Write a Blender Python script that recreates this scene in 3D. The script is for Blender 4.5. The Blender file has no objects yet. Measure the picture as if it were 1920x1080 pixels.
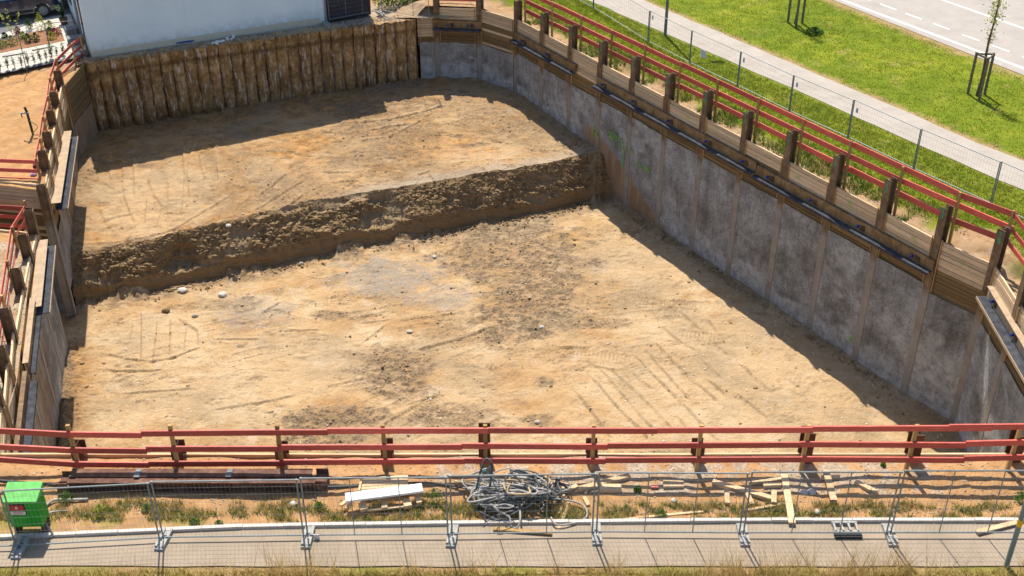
import bpy, bmesh, math, random
import numpy as np
from mathutils import Matrix, Vector
from mathutils.geometry import delaunay_2d_cdt
random.seed(7); rng = np.random.default_rng(7)
sc = bpy.context.scene; COL = sc.collection
R = math.radians
# ------------------------------------------------------------------ camera, sky, sun, exposure
PITCH = 32.0; CAMH = 20.0; FPX = 2161.0
cam_d = bpy.data.cameras.new('camera'); cam = bpy.data.objects.new('camera', cam_d); COL.objects.link(cam)
cam.location = (0, 0, CAMH); cam.rotation_euler = (R(90-PITCH), 0, 0)
cam_d.sensor_width = 36; cam_d.lens = FPX/1920*36; cam_d.clip_end = 3000; cam_d.clip_start = .5
cam_d.dof.use_dof = True; cam_d.dof.focus_distance = 40.0; cam_d.dof.aperture_fstop = .78
sc.camera = cam
SUN_EL = 58.0; SUN_AZ = 12.5      # azimuth: degrees left of straight ahead
w = bpy.data.worlds.new('World'); sc.world = w; w.use_nodes = True
wn = w.node_tree; bg = wn.nodes['Background']
sky = wn.nodes.new('ShaderNodeTexSky'); sky.sky_type = 'NISHITA'; sky.sun_disc = False
sky.sun_elevation = R(SUN_EL); sky.sun_rotation = R(-SUN_AZ)
wn.links.new(sky.outputs[0], bg.inputs[0]); bg.inputs[1].default_value = 0.115
sd = bpy.data.lights.new('sun', 'SUN'); sd.energy = 4.9; sd.angle = R(.5); sd.color = (1, .915, .79)
sun = bpy.data.objects.new('sun', sd); COL.objects.link(sun)
sv = Vector((-math.sin(R(SUN_AZ))*math.cos(R(SUN_EL)), math.cos(R(SUN_AZ))*math.cos(R(SUN_EL)), math.sin(R(SUN_EL))))
sun.rotation_euler = sv.to_track_quat('Z', 'Y').to_euler()
sc.view_settings.view_transform = 'Standard'; sc.view_settings.look = 'None'
sc.view_settings.exposure = 0.52; sc.view_settings.gamma = 1
# ------------------------------------------------------------------ measuring the place from the photograph (1920x1080)
_t = R(PITCH)
def ray(px, py):
    u = (px-960)/FPX; v = -(py-540)/FPX
    return np.array([u, math.cos(_t)+v*math.sin(_t), -math.sin(_t)+v*math.cos(_t)])
def gp(px, py, z=0.0):
    d = ray(px, py); t = (z-CAMH)/d[2]; return np.array([d[0]*t, d[1]*t, z])
def pl(px, py, P, n):          # ray meets a vertical plane through P with normal n
    d = ray(px, py); n = np.array([n[0], n[1], 0]); O = np.array([0, 0, CAMH])
    t = np.dot(np.array([P[0], P[1], 0])-O*[1, 1, 0], n)/np.dot(d, n); return O+d*t
# ------------------------------------------------------------------ noise in numpy
def _h(ix, iy, s):
    n = (ix.astype(np.int64)*374761393 + iy.astype(np.int64)*668265263 + s*982451653) & 0x7fffffff
    n = ((n ^ (n >> 13))*1274126177) & 0x7fffffff
    return ((n ^ (n >> 16)) & 0xffff)/65535.0
def vn(x, y, s=0):
    x = np.asarray(x, float); y = np.asarray(y, float)
    ix = np.floor(x).astype(np.int64); iy = np.floor(y).astype(np.int64); fx = x-ix; fy = y-iy
    fx = fx*fx*(3-2*fx); fy = fy*fy*(3-2*fy)
    a = _h(ix, iy, s); b = _h(ix+1, iy, s); c = _h(ix, iy+1, s); d = _h(ix+1, iy+1, s)
    return (a+(b-a)*fx+(c-a)*fy+(a-b-c+d)*fx*fy)*2-1
def fbm(x, y, o=4, s=0, g=.5):
    r = 0; a = 1.; t = 0
    for k in range(o):
        r = r+a*vn(x*2**k+k*17.3, y*2**k-k*9.1, s+k); t += a; a *= g
    return r/t
def ss(a, b, x):
    t = np.clip((np.asarray(x, float)-a)/(b-a), 0, 1); return t*t*(3-2*t)
# ------------------------------------------------------------------ object helpers
W = {}
def mat4(o): return W.get(o.name, Matrix.Identity(4))
def put(o, parent=None, m=None):
    COL.objects.link(o); m = m or Matrix.Identity(4)
    W[o.name] = m
    if parent:
        o.parent = parent; o.matrix_parent_inverse = mat4(parent).inverted()
    o.matrix_basis = m
    return o
def tag(o, label=None, cat=None, group=None, kind=None):
    if label: o['label'] = label
    if cat: o['category'] = cat
    if group: o['group'] = group
    if kind: o['kind'] = kind
    return o
def empty(name, loc, label, cat, group=None, rz=0):
    o = bpy.data.objects.new(name, None); o.empty_display_size = .2
    put(o, None, Matrix.Translation(Vector([float(v) for v in loc])) @ Matrix.Rotation(rz, 4, 'Z'))
    return tag(o, label, cat, group)
def mesh_np(name, V, F, mat, smooth=False, parent=None, m=None, col=None):
    me = bpy.data.meshes.new(name); V = np.asarray(V, np.float32); F = np.asarray(F, np.int32)
    k = F.shape[1]
    me.vertices.add(len(V)); me.vertices.foreach_set('co', V.ravel())
    me.loops.add(F.size); me.loops.foreach_set('vertex_index', F.ravel())
    me.polygons.add(len(F)); me.polygons.foreach_set('loop_start', np.arange(0, F.size, k, dtype=np.int32))
    me.polygons.foreach_set('loop_total', np.full(len(F), k, np.int32))
    if smooth: me.polygons.foreach_set('use_smooth', np.ones(len(F), bool))
    me.update(); me.validate()
    if col is not None:
        ca = me.color_attributes.new('mask', 'FLOAT_COLOR', 'POINT')
        c = np.ones((len(V), 4), np.float32); c[:, :col.shape[1]] = col; ca.data.foreach_set('color', c.ravel())
    if mat: me.materials.append(mat)
    return put(bpy.data.objects.new(name, me), parent, m)
def grid_faces(nu, nv):        # index = i*nv + j
    i, j = np.meshgrid(np.arange(nu-1), np.arange(nv-1), indexing='ij'); a = (i*nv+j).ravel()
    return np.stack([a, a+nv, a+nv+1, a+1], 1)
class MB:
    def __init__(s): s.v = []; s.f = []
    def box(s, c, d, M=None):
        M = M or Matrix.Identity(4); n = len(s.v)
        for z in (-.5, .5):
            for x, y in ((-.5, -.5), (.5, -.5), (.5, .5), (-.5, .5)):
                s.v.append(tuple(M @ Vector((c[0]+x*d[0], c[1]+y*d[1], c[2]+z*d[2]))))
        for q in ((3, 2, 1, 0), (4, 5, 6, 7), (0, 1, 5, 4), (1, 2, 6, 5), (2, 3, 7, 6), (3, 0, 4, 7)): s.f.append([n+a for a in q])
        return s
    def tube(s, pts, r, k=6, cap=True):
        pts = [Vector([float(a) for a in p]) for p in pts]; n = len(s.v); m = len(pts)
        rr = r if isinstance(r, (list, tuple)) else [r]*m
        for i, p in enumerate(pts):
            t = (pts[min(i+1, m-1)]-pts[max(i-1, 0)])
            if t.length < 1e-6: t = Vector((0, 0, 1))
            t.normalize()
            a = t.orthogonal() if abs(t.z) > .9 else Vector((0, 0, 1)).cross(t)
            a.normalize(); b = t.cross(a)
            for q in range(k):
                an = 2*math.pi*q/k; s.v.append(tuple(p+(a*math.cos(an)+b*math.sin(an))*rr[i]))
        for i in range(m-1):
            for q in range(k):
                a = n+i*k+q; b = n+i*k+(q+1) % k; s.f.append([a, b, b+k, a+k])
        if cap: s.f.append([n+q for q in range(k)][::-1]); s.f.append([n+(m-1)*k+q for q in range(k)])
        return s
    def prism(s, poly, h0, h1, M=None):   # poly in xy, extruded in z
        M = M or Matrix.Identity(4); n = len(s.v); k = len(poly)
        for z in (h0, h1):
            for p in poly: s.v.append(tuple(M @ Vector((p[0], p[1], z))))
        for q in range(k): s.f.append([n+q, n+(q+1) % k, n+k+(q+1) % k, n+k+q])
        s.f.append([n+q for q in range(k)][::-1]); s.f.append([n+k+q for q in range(k)])
        return s
    def quad(s, *p):
        n = len(s.v); s.v += [tuple(float(c) for c in a) for a in p]; s.f.append(list(range(n, n+len(p)))); return s
    def mesh(s, name, mat, smooth=False):
        me = bpy.data.meshes.new(name); me.from_pydata(s.v, [], s.f); me.update()
        if smooth:
            for p in me.polygons: p.use_smooth = True
        if mat: me.materials.append(mat)
        return me
    def build(s, name, mat, parent=None, m=None, smooth=False):
        return put(bpy.data.objects.new(name, s.mesh(name, mat, smooth)), parent, m)
def inst(name, me, parent=None, m=None):
    return put(bpy.data.objects.new(name, me), parent, m)
def frame(P, t, n, up=(0, 0, 1)):   # columns: t, n, up
    M = Matrix.Identity(4)
    for i in range(3): M[i][0] = float(t[i]); M[i][1] = float(n[i]); M[i][2] = float(up[i]); M[i][3] = float(P[i])
    return M
UB = {}
def board(name, p0, p1, wid, thk, mat, parent=None, side=(0, 0, 1), roll=0):
    """a plank from p0 to p1: 'thk' across, 'wid' along side"""
    if mat.name not in UB:
        b = MB(); b.box((0, 0, 0), (1, 1, 1)); UB[mat.name] = b.mesh('board_'+mat.name, mat)
    p0 = Vector([float(a) for a in p0]); p1 = Vector([float(a) for a in p1]); x = p1-p0; L = x.length; x.normalize()
    sd_ = Vector(side); y = sd_.cross(x); y.normalize(); z = x.cross(y)
    M = frame((p0+p1)/2, x, y, z) @ Matrix.Rotation(roll, 4, 'X') @ Matrix.Diagonal((L, thk, wid, 1))
    return inst(name, UB[mat.name], parent, M)
# ------------------------------------------------------------------ materials
def new_mat(name):
    m = bpy.data.materials.new(name); m.use_nodes = True; nt = m.node_tree; b = nt.nodes['Principled BSDF']
    return m, nt, b
def N(nt, t, **k):
    n = nt.nodes.new(t)
    for a, v in k.items():
        if a.startswith('i_'):
            key = a[2:]; key = int(key) if key.isdigit() else key
            n.inputs[key].default_value = v
        else: setattr(n, a, v)
    return n
def noise(nt, vec, scale, det=5, rough=.6, dist=0):
    n = N(nt, 'ShaderNodeTexNoise'); n.inputs['Scale'].default_value = scale; n.inputs['Detail'].default_value = det
    n.inputs['Roughness'].default_value = rough; n.inputs['Distortion'].default_value = dist
    if vec is not None: nt.links.new(vec, n.inputs['Vector'])
    return n.outputs['Fac']
def ramp(nt, fac, stops):
    r = N(nt, 'ShaderNodeValToRGB'); el = r.color_ramp.elements
    while len(el) < len(stops): el.new(.5)
    for e, (p, c) in zip(el, stops): e.position = p; e.color = tuple(c)+(1,) if len(c) == 3 else c
    nt.links.new(fac, r.inputs[0]); return r.outputs[0]
def g1(a): return (a, a, a)
def mix(nt, fac, a, b, mode='MIX'):
    n = N(nt, 'ShaderNodeMix', data_type='RGBA', blend_type=mode)
    for sck, v in ((n.inputs[0], fac), (n.inputs[6], a), (n.inputs[7], b)):
        if isinstance(v, (int, float)): sck.default_value = v
        elif isinstance(v, tuple): sck.default_value = tuple(v)+(1,) if len(v) == 3 else v
        else: nt.links.new(v, sck)
    return n.outputs[2]
def math_(nt, op, a, b=0.0, clamp=False):
    n = N(nt, 'ShaderNodeMath', operation=op, use_clamp=clamp)
    for i, v in enumerate((a, b)):
        if isinstance(v, (int, float)): n.inputs[i].default_value = v
        else: nt.links.new(v, n.inputs[i])
    return n.outputs[0]
def bump(nt, b, h, strength=.5, dist=.02, prev=None):
    n = N(nt, 'ShaderNodeBump'); n.inputs['Strength'].default_value = strength; n.inputs['Distance'].default_value = dist
    nt.links.new(h, n.inputs['Height'])
    if prev is not None: nt.links.new(prev, n.inputs['Normal'])
    if b is not None: nt.links.new(n.outputs[0], b.inputs['Normal'])
    return n.outputs[0]
def pos(nt, scale=(1, 1, 1)):
    g = N(nt, 'ShaderNodeNewGeometry'); mp = N(nt, 'ShaderNodeMapping'); mp.inputs['Scale'].default_value = scale
    nt.links.new(g.outputs['Position'], mp.inputs[0]); return mp.outputs[0]
def objc(nt, scale=(1, 1, 1)):
    tc = N(nt, 'ShaderNodeTexCoord'); oi = N(nt, 'ShaderNodeObjectInfo')
    ad = N(nt, 'ShaderNodeVectorMath', operation='ADD'); mp = N(nt, 'ShaderNodeMapping'); mp.inputs['Scale'].default_value = scale
    ml = math_(nt, 'MULTIPLY', oi.outputs['Random'], 37.0)
    nt.links.new(tc.outputs['Object'], mp.inputs[0]); nt.links.new(mp.outputs[0], ad.inputs[0]); nt.links.new(ml, ad.inputs[1])
    return ad.outputs[0], oi.outputs['Random']
def attr(nt, name='mask'):
    a = N(nt, 'ShaderNodeAttribute', attribute_name=name); s = N(nt, 'ShaderNodeSeparateColor')
    nt.links.new(a.outputs['Color'], s.inputs[0]); return s.outputs
def setc(nt, b, c, rough=.8, metal=0, spec=.3):
    if isinstance(c, tuple): b.inputs['Base Color'].default_value = c+(1,)
    else: nt.links.new(c, b.inputs['Base Color'])
    b.inputs['Roughness'].default_value = rough; b.inputs['Metallic'].default_value = metal
    b.inputs['Specular IOR Level'].default_value = spec

def mat_plain(name, c, rough=.6, metal=0, var=.15, sc_=8, bs=.2, spec=.3):
    m, nt, b = new_mat(name); v = pos(nt)
    f = noise(nt, v, sc_, 4)
    dark = tuple(x*(1-var) for x in c); lt = tuple(min(1, x*(1+var)) for x in c)
    setc(nt, b, ramp(nt, f, [(.3, dark), (.7, lt)]), rough, metal, spec); bump(nt, b, noise(nt, v, sc_*6, 3), bs, .01)
    return m
def mat_sand():
    m, nt, b = new_mat('sand_soil'); v = pos(nt); r, g, bl = attr(nt)[:3]; al = [n for n in nt.nodes if n.bl_idname == 'ShaderNodeAttribute'][0].outputs['Alpha']
    big = noise(nt, v, .35, 5, .55); mid = noise(nt, v, 2.2, 8, .7); fine = noise(nt, v, 11, 5, .8); grit = noise(nt, v, 26, 3, .8)
    base = ramp(nt, big, [(.33, (.48, .30, .14)), (.5, (.585, .405, .22)), (.66, (.64, .485, .30))])
    oran = mix(nt, ramp(nt, mid, [(.45, g1(0)), (.62, g1(.75))]), base, (.50, .305, .14))
    pale = mix(nt, ramp(nt, noise(nt, v, .9, 5), [(.55, g1(0)), (.72, g1(.8))]), oran, (.64, .51, .37))
    c = mix(nt, bl, pale, mix(nt, ramp(nt, mid, [(.4, g1(0)), (.6, g1(1))]), (.30, .145, .045), (.57, .325, .125)))
    c = mix(nt, math_(nt, 'MULTIPLY', al, .55), c, (.62, .475, .30))
    c = mix(nt, ramp(nt, noise(nt, v, .28, 6, .68), [(.48, g1(0)), (.62, g1(.6))]), c, (.36, .275, .175))
    c = mix(nt, g, c, mix(nt, mid, (.30, .26, .22), (.40, .35, .29)))
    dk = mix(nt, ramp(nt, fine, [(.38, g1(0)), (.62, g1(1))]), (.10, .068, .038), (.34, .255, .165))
    fm = noise(nt, v, 7, 6, .75); c = mix(nt, math_(nt, 'MULTIPLY', math_(nt, 'MULTIPLY', ramp(nt, fm, [(.54, g1(0)), (.64, g1(.75))]), math_(nt, 'SUBTRACT', 1.0, al, True)), ramp(nt, noise(nt, v, .8, 5, .65), [(.42, g1(0)), (.6, g1(1))])), c, (.25, .165, .09))
    c = mix(nt, ramp(nt, noise(nt, v, 12, 4, .7), [(.62, g1(0)), (.72, g1(.5))]), c, (.66, .54, .38))
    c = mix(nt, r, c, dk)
    c = mix(nt, ramp(nt, grit, [(.36, g1(.35)), (.47, g1(0))]), c, (.27, .175, .09))
    stv = noise(nt, pos(nt, (.55, 2.6, 1)), 2.0, 6, .75); c = mix(nt, ramp(nt, stv, [(.56, g1(0)), (.66, g1(.5))]), c, (.33, .225, .125))
    peb = N(nt, 'ShaderNodeTexVoronoi'); peb.inputs['Scale'].default_value = 9; nt.links.new(v, peb.inputs['Vector'])
    pm = math_(nt, 'MULTIPLY', ramp(nt, peb.outputs['Distance'], [(.07, g1(1)), (.12, g1(0))]), ramp(nt, noise(nt, v, 1.3, 2), [(.5, g1(0)), (.6, g1(1))]))
    c = mix(nt, pm, c, (.62, .55, .47))
    setc(nt, b, c, .95, 0, .15)
    n1 = bump(nt, None, mid, .85, .14); n2 = bump(nt, None, fine, .9, .07, n1); bump(nt, b, grit, .5, .012, n2)
    return m
def mat_bank():
    m, nt, b = new_mat('bank_soil'); v = pos(nt); r, g, bl = attr(nt)[:3]
    big = noise(nt, v, 1.1, 5); mid = noise(nt, v, 4, 8, .75); fine = noise(nt, v, 12, 5, .8)
    c = ramp(nt, mid, [(.3, (.17, .105, .048)), (.5, (.30, .20, .10)), (.7, (.43, .31, .17))])
    c = mix(nt, ramp(nt, fine, [(.35, g1(.6)), (.5, g1(0))]), c, (.15, .10, .05))
    c = mix(nt, math_(nt, 'MULTIPLY', r, .7), c, (.35, .265, .16))
    c = mix(nt, g, c, mix(nt, mid, (.20, .13, .06), (.36, .25, .13)))
    setc(nt, b, c, .95, 0, .15); n1 = bump(nt, None, mid, .8, .08); bump(nt, b, fine, .9, .04, n1)
    return m
def mat_ground():
    """surroundings: mask R = grass, G = gravel, B = orange earth"""
    m, nt, b = new_mat('ground_earth'); v = pos(nt); r, g, bl = attr(nt)[:3]
    big = noise(nt, v, .5, 5); mid = noise(nt, v, 3.2, 7, .7); fine = noise(nt, v, 13, 5, .8)
    earth = ramp(nt, mid, [(.3, (.22, .13, .065)), (.5, (.37, .235, .125)), (.68, (.50, .345, .205))])
    ora = ramp(nt, mid, [(.3, (.29, .155, .06)), (.5, (.43, .245, .11)), (.7, (.54, .34, .17))])
    c = mix(nt, bl, earth, ora)
    gv = ramp(nt, fine, [(.3, (.20, .15, .10)), (.55, (.42, .34, .25)), (.72, (.62, .55, .46))])
    c = mix(nt, g, c, gv)
    c = mix(nt, ramp(nt, noise(nt, v, 1.6, 6, .7), [(.5, g1(0)), (.62, g1(.6))]), c, (.25, .16, .085))
    gr = ramp(nt, noise(nt, v, 1.1, 7, .7), [(.3, (.06, .10, .006)), (.42, (.115, .165, .009)), (.55, (.18, .215, .012)), (.7, (.28, .27, .03))])
    gr = mix(nt, ramp(nt, noise(nt, v, 9, 5, .75), [(.35, g1(0)), (.7, g1(.5))]), gr, (.24, .28, .03))
    gr = mix(nt, ramp(nt, noise(nt, v, .7, 6, .7), [(.55, g1(0)), (.68, g1(.7))]), gr, (.36, .28, .09))
    gr = mix(nt, ramp(nt, noise(nt, v, .22, 3, .5), [(.4, g1(0)), (.65, g1(.5))]), gr, (.07, .13, .01))
    c = mix(nt, r, c, gr)
    setc(nt, b, c, .95, 0, .1); n1 = bump(nt, None, mid, .45, .07); bump(nt, b, fine, .6, .03, n1)
    return m
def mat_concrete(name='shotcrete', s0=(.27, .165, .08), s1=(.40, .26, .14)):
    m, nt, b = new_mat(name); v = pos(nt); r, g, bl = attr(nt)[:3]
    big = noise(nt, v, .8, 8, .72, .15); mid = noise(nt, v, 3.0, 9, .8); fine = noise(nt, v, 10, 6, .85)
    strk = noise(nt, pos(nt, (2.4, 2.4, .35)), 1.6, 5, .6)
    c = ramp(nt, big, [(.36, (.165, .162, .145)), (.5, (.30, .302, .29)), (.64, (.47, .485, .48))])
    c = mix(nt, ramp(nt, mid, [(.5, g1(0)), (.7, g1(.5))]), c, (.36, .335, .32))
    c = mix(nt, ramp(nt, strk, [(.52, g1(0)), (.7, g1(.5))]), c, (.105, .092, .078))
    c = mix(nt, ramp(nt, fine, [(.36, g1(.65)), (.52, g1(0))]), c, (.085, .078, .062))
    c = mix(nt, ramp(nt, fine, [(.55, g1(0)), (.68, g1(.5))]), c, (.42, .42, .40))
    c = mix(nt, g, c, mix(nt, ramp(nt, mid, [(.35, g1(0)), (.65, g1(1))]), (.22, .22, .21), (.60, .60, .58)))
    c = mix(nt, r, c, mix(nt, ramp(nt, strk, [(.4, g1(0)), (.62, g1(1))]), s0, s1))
    setc(nt, b, c, .9, 0, .2); n1 = bump(nt, None, mid, .7, .07); bump(nt, b, fine, .9, .04, n1)
    return m
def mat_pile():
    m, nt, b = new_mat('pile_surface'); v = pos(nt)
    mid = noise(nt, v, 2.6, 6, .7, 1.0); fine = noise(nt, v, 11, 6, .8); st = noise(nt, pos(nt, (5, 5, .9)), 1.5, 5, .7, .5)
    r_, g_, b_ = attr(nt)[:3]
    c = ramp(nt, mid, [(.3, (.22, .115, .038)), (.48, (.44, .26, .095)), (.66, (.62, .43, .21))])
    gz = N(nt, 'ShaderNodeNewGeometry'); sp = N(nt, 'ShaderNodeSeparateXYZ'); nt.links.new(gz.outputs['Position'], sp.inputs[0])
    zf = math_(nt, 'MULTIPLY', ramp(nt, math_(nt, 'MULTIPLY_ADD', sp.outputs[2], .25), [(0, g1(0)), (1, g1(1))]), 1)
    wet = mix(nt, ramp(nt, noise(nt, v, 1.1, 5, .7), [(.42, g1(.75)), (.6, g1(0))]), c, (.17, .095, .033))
    c = mix(nt, math_(nt, 'MULTIPLY', r_, .85), wet, (.085, .045, .016))  # masked dark colour paints shade into the gaps between piles
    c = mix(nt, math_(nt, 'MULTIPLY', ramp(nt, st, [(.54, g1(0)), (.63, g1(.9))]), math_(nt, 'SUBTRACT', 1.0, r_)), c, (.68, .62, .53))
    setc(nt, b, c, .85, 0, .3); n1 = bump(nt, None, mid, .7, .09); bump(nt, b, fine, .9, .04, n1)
    return m
def mat_wood(name, a, bcol, c3, knots=True, sx=2.0, bright=.25):
    m, nt, b = new_mat(name); v, rnd = objc(nt, (sx, .3, 1.0)); 
    gr = noise(nt, v, 5, 5, .7, .3)
    vg, _ = objc(nt, (sx*.5, .5, 9)); grain = noise(nt, vg, 3.5, 4, .65)
    c = ramp(nt, grain, [(.3, a), (.52, bcol), (.72, c3)])
    c = mix(nt, ramp(nt, gr, [(.35, g1(.35)), (.6, g1(0))]), c, tuple(x*.5 for x in a))
    if knots:
        vv, _ = objc(nt, (sx*3.2, .3, 2.2)); k = N(nt, 'ShaderNodeTexVoronoi'); k.inputs['Scale'].default_value = 1.3; nt.links.new(vv, k.inputs['Vector'])
        c = mix(nt, ramp(nt, k.outputs['Distance'], [(.09, g1(.75)), (.16, g1(0))]), c, (.11, .05, .018))
    br = math_(nt, 'MULTIPLY_ADD', rnd, bright*2); 
    n = nt.nodes[-1]; n.inputs[2].default_value = 1-bright
    hsv = N(nt, 'ShaderNodeHueSaturation'); nt.links.new(c, hsv.inputs['Color']); nt.links.new(br, hsv.inputs['Value'])
    setc(nt, b, hsv.outputs[0], .8, 0, .2); bump(nt, b, grain, .35, .01)
    return m
def mat_rust(name, a, bc, c3, rough=.75):
    m, nt, b = new_mat(name); v = pos(nt)
    c = ramp(nt, noise(nt, v, 3, 6, .7), [(.3, a), (.5, bc), (.7, c3)])
    st = noise(nt, pos(nt, (9, 9, .8)), 1.6, 4, .7)
    c = mix(nt, ramp(nt, st, [(.5, g1(0)), (.7, g1(.55))]), c, tuple(x*.45 for x in a))
    if name == 'beam_steel':
        sp = N(nt, 'ShaderNodeSeparateXYZ'); nt.links.new(N(nt, 'ShaderNodeNewGeometry').outputs['Position'], sp.inputs[0])
        mr = N(nt, 'ShaderNodeMapRange'); mr.inputs[1].default_value = -1.9; mr.inputs[2].default_value = -2.3; nt.links.new(sp.outputs[2], mr.inputs[0])
        dust = math_(nt, 'MULTIPLY', mr.outputs[0], ramp(nt, noise(nt, v, 2.0, 5, .7), [(.3, g1(.45)), (.6, g1(1))]))
        c = mix(nt, dust, c, mix(nt, st, (.22, .205, .18), (.39, .365, .32)))
    setc(nt, b, c, rough, .0, .02 if 'ledge' in name else .25); bump(nt, b, noise(nt, v, 35, 3), .35, .01)
    return m
def mat_red():
    m, nt, b = new_mat('red_board_paint'); v, rnd = objc(nt, (6, .5, 3)); 
    gr = noise(nt, v, 3, 5, .7); vg, _ = objc(nt, (3, .5, 14)); grain = noise(nt, vg, 3, 4)
    c = ramp(nt, gr, [(.3, (.42, .065, .05)), (.55, (.60, .105, .075)), (.75, (.68, .24, .16))])
    c = mix(nt, ramp(nt, grain, [(.6, g1(0)), (.8, g1(.4))]), c, (.55, .22, .14))
    vv, _ = objc(nt, (9, .3, 1.6)); k = N(nt, 'ShaderNodeTexVoronoi'); k.inputs['Scale'].default_value = 1; nt.links.new(vv, k.inputs['Vector'])
    c = mix(nt, ramp(nt, k.outputs['Distance'], [(.07, g1(.7)), (.12, g1(0))]), c, (.20, .02, .015))
    hsv = N(nt, 'ShaderNodeHueSaturation'); nt.links.new(c, hsv.inputs['Color']); br = math_(nt, 'MULTIPLY_ADD', rnd, .5); nt.nodes[-1].inputs[2].default_value = .72
    nt.links.new(br, hsv.inputs['Value']); setc(nt, b, hsv.outputs[0], .55, 0, .4); bump(nt, b, grain, .2, .01)
    return m
def mat_asphalt(name, a, bc, crack=True):
    m, nt, b = new_mat(name); v = pos(nt)
    c = ramp(nt, noise(nt, v, .8, 6, .65), [(.3, a), (.7, bc)])
    f = noise(nt, v, 60, 3, .7); c = mix(nt, ramp(nt, f, [(.3, g1(.35)), (.5, g1(0))]), c, tuple(x*.55 for x in a))
    c = mix(nt, ramp(nt, noise(nt, v, 3.5, 5, .7), [(.55, g1(0)), (.75, g1(.3))]), c, tuple(min(1, x*1.35) for x in bc))
    setc(nt, b, c, .9, 0, .2); bump(nt, b, f, .4, .008)
    return m
def mat_leaf(name, a, bc):
    m, nt, b = new_mat(name); v = pos(nt)
    setc(nt, b, ramp(nt, noise(nt, v, 6, 3), [(.3, a), (.7, bc)]), .6, 0, .25)
    tr = N(nt, 'ShaderNodeBsdfTranslucent'); tr.inputs[0].default_value = tuple(bc)+(1,)
    mx = N(nt, 'ShaderNodeMixShader'); mx.inputs[0].default_value = .5 if 'grass' in name else .3
    out = nt.nodes['Material Output']; nt.links.new(b.outputs[0], mx.inputs[1]); nt.links.new(tr.outputs[0], mx.inputs[2]); nt.links.new(mx.outputs[0], out.inputs[0])
    return m
SAND = mat_sand(); BANK = mat_bank(); GROUND = mat_ground(); CONC = mat_concrete(); CONCL = mat_concrete('shotcrete_muddy', (.13, .08, .03), (.34, .22, .10)); PILE = mat_pile()  # CONCL: mud stain tones darkened to paint in the left walls' shade
PLANK = mat_wood('lagging_wood', (.50, .355, .20), (.67, .50, .31), (.78, .62, .42), bright=.2)
PLANKD = mat_wood('lagging_wood_stained', (.13, .085, .035), (.22, .145, .065), (.32, .22, .11))  # dark copy of the lagging wood, also paints shadow below the wales
POST = mat_wood('post_wood', (.34, .20, .075), (.48, .30, .12), (.58, .39, .19), False)
TIMBER = mat_wood('fresh_timber', (.55, .38, .21), (.66, .48, .29), (.74, .57, .37), False, bright=.12)
RED = mat_red()
BEAM = mat_rust('beam_steel', (.10, .062, .035), (.19, .125, .072), (.30, .205, .12))
BEAMD = mat_rust('beam_steel_dark', (.055, .028, .018), (.10, .055, .035), (.17, .10, .06))
WALE = mat_rust('wale_steel', (.16, .085, .035), (.28, .17, .07), (.38, .26, .13))
GREYST = mat_rust('grey_steel', (.10, .105, .115), (.155, .165, .18), (.23, .24, .25), .6)
DUSTY = mat_plain('dusty_steel', (.40, .295, .195), .85, 0, .2, 4, .4)
LEDGE = mat_rust('ledge_steel', (.036, .039, .046), (.062, .067, .078), (.10, .105, .12), .9)
RUSTB = mat_rust('stacked_beam_steel', (.075, .032, .02), (.14, .065, .042), (.26, .14, .09))
GALV = mat_plain('galvanised_tube', (.24, .27, .28), .55, .25, .15, 10)
WIRE = mat_plain('galvanised_wire', (.30, .33, .33), .5, .3, .1, 10)
FOOTC = mat_plain('concrete_foot_grey', (.36, .36, .34), .9, 0, .25, 7, .5)
DARKP = mat_plain('dark_rubber', (.035, .037, .04), .7, 0, .3, 9)
BLUE = mat_plain('blue_cap', (.01, .035, .30), .4, 0, .1, 9)
WHITE = mat_plain('white_paint', (.78, .77, .75), .7, 0, .06, 6)
PALE = mat_plain('pale_stone', (.52, .50, .46), .9, 0, .2, 14, .5)
STONE = mat_plain('field_stone', (.40, .36, .31), .9, 0, .3, 9, .5)
PEB = mat_plain('pebble_mix', (.40, .31, .22), .9, 0, .45, 6, .5)
CHIP = mat_plain('pale_chip', (.66, .60, .52), .9, 0, .15, 14, .3); CLOD = mat_plain('soil_clod', (.30, .205, .11), .95, 0, .5, 3, .7); BANKCLOD = mat_plain('bank_clod', (.26, .18, .095), .95, 0, .5, 5, .7)
GREENP = mat_plain('green_paint', (.012, .32, .022), .5, 0, .12, 6)
GREENL = mat_plain('green_lid', (.12, .46, .10), .6, 0, .2, 6)
SPRAY = mat_plain('green_spray', (.20, .55, .05), .7, 0, .2, 20)
SPRAYT = mat_plain('teal_spray', (.03, .40, .22), .7, 0, .3, 20)
CABLE = mat_plain('grey_cable', (.34, .33, .31), .6, 0, .35, 4)
CABLED = mat_plain('dark_cable', (.085, .09, .095), .55, 0, .3, 4)
CABLET = mat_plain('teal_cable', (.03, .22, .22), .5, 0, .2, 4)
CABLEY = mat_plain('tan_cable', (.40, .30, .17), .6, 0, .25, 4)
ASPH = mat_asphalt('path_asphalt', (.34, .305, .26), (.43, .39, .34))
ASPR = mat_asphalt('road_asphalt', (.33, .30, .27), (.41, .375, .34))
ASPV = mat_asphalt('pavement_asphalt', (.28, .23, .17), (.37, .30, .225))
ASPD = mat_asphalt('yard_asphalt', (.12, .125, .135), (.18, .185, .195))
KERB = mat_plain('kerb_concrete', (.55, .51, .465), .9, 0, .15, 6, .4)
LEAF = mat_leaf('leaf_green', (.045, .11, .015), (.14, .26, .03)); LEAFD = mat_leaf('leaf_dark', (.02, .06, .015), (.06, .13, .03))
LEAFY = mat_leaf('leaf_yellow', (.22, .26, .03), (.42, .42, .06)); DRY = mat_leaf('dry_grass', (.34, .22, .08), (.55, .40, .17))
PURP = mat_leaf('leaf_purple', (.10, .02, .04), (.25, .05, .09))
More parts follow.
